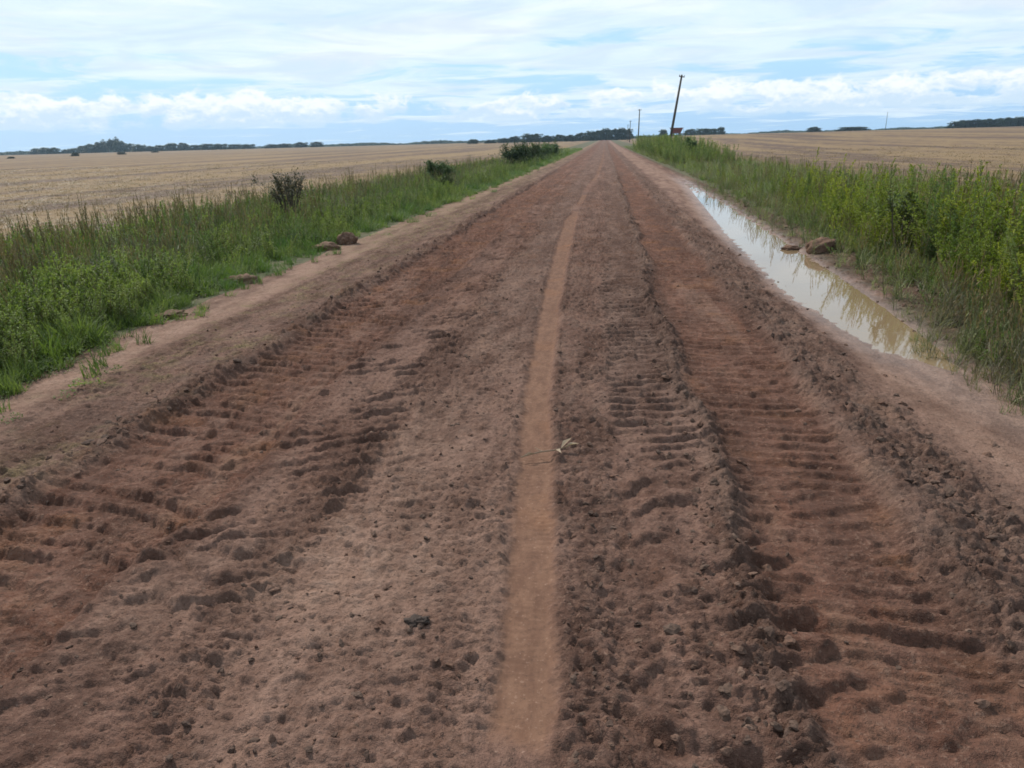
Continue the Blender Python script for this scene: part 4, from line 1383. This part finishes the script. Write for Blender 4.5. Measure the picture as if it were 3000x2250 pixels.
right_trees = [
    (69, 5.0, 6, 1, 'small dark tree peeping out left of the leaning pole', 560),
    (102, 5.0, 9, 2, 'rounded dark tree just right of the red trailer', 560),
    (118, 5.2, 10, 3, 'low pale-green tree in the short row right of the trailer', 560),
    (126, 5.0, 10, 3, 'second low tree in the short row right of the trailer', 560),
    (138, 5.6, 5, 1, 'narrow tree ending the short row right of the trailer', 560),
    (245, 3.9, 9, 2, 'single small tree standing above the right horizon line', 560),
    (284, 3.3, 14, 3, 'left of two low trees midway along the right horizon', 560),
    (295, 3.1, 14, 3, 'right of two low trees midway along the right horizon', 560),
    (403, 4.6, 10, 1, 'first tree of the wood at the far right end of the horizon', 520),
    (413, 5.4, 11, 2, 'second tree of the wood at the far right', 520),
    (425, 5.6, 11, 1, 'third tree of the wood at the far right', 520),
    (437, 5.9, 11, 2, 'tree in the middle of the wood at the far right', 520),
    (449, 5.7, 11, 1, 'tree right of the middle of the wood at the far right', 520),
    (461, 6.2, 11, 2, 'tree second from the picture edge in the far right wood', 520),
    (474, 6.4, 11, 1, 'tree at the very right edge of the picture in the far right wood', 520),
    (486, 6.6, 11, 2, 'tree cut by the right picture edge in the far right wood', 520),
]
for bearing, h, w, kd, lab, D in right_trees:
    tree_at(bearing, D + random.uniform(-12, 12), h, w, kd, lab, GR)
# lone shrubs out in the left field
GF = 'small shrubs scattered on the left stubble field'
for bearing, D, h, w, lab in ((-793, 260, 0.9, 2.4, 'faint low shrub at the far left of the stubble field'),
                         (-700, 300, 1.7, 3.0, 'dark round shrub on the field below the rising end of the left grove'),
                         (-633, 330, 1.3, 3.6, 'flat dark shrub on the field below the tallest crowns'),
                         (-586, 420, 1.0, 4.0, 'tiny shrub on the field right of the flat dark one')):
    tree_at(bearing, D, h, w, 1, lab, GF, cat='shrub')


def far_wood():
    """the thin unbroken green line of far woodland and hedges along the horizon"""
    protos = []
    random.seed(5)
    for s in range(3):
        g = Geo()
        for j in range(260):
            d = np.array(rdir(0, 88)); q = d * random.random() ** 0.4 * np.array([6.0, 6.0, 4.0])
            g.leaf(q, rdir(-20, 70), random.uniform(1.0, 1.8), random.uniform(0.8, 1.3), 0, 0.2, 0.1)
        protos.append(g.make('wood_clump', [M_TREE2], link=False))
    a = np.linspace(R(-55), R(48), 620)
    n = len(a)
    D = 1050 + 60 * np.sin(a * 9) + rng.normal(0, 12, n)
    x, y = D * np.sin(a), D * np.cos(a)
    s = (0.75 + 0.35 * vnoise(a * 22, a * 0, 301)) * rng.uniform(0.85, 1.15, n)
    z = base_z(x, y) - 0.3
    scatter('distant_woodland', protos, np.stack([x, y, z], 1), rng.uniform(0, 6.28, n), np.stack([s * 1.3, s * 1.3, s], 1), rng.integers(0, 3, n), 0.02, None, 'woodland')


far_wood()


# ------------------------------------------------------------------ haze
def haze():
    t = NT('haze_air')
    v = t.N.new('ShaderNodeVolumePrincipled')
    v.inputs['Color'].default_value = (0.60, 0.83, 1.0, 1)
    v.inputs['Density'].default_value = 0.00016
    v.inputs['Anisotropy'].default_value = 0.2
    t.L.new(v.outputs[0], t.out.inputs['Volume'])
    g = Geo(); g.box((0, 0, 11.5), (5400, 5400, 26.0))
    o = g.make('haze', [t.m])
    tag(o, kind='stuff')


haze()
print('done')
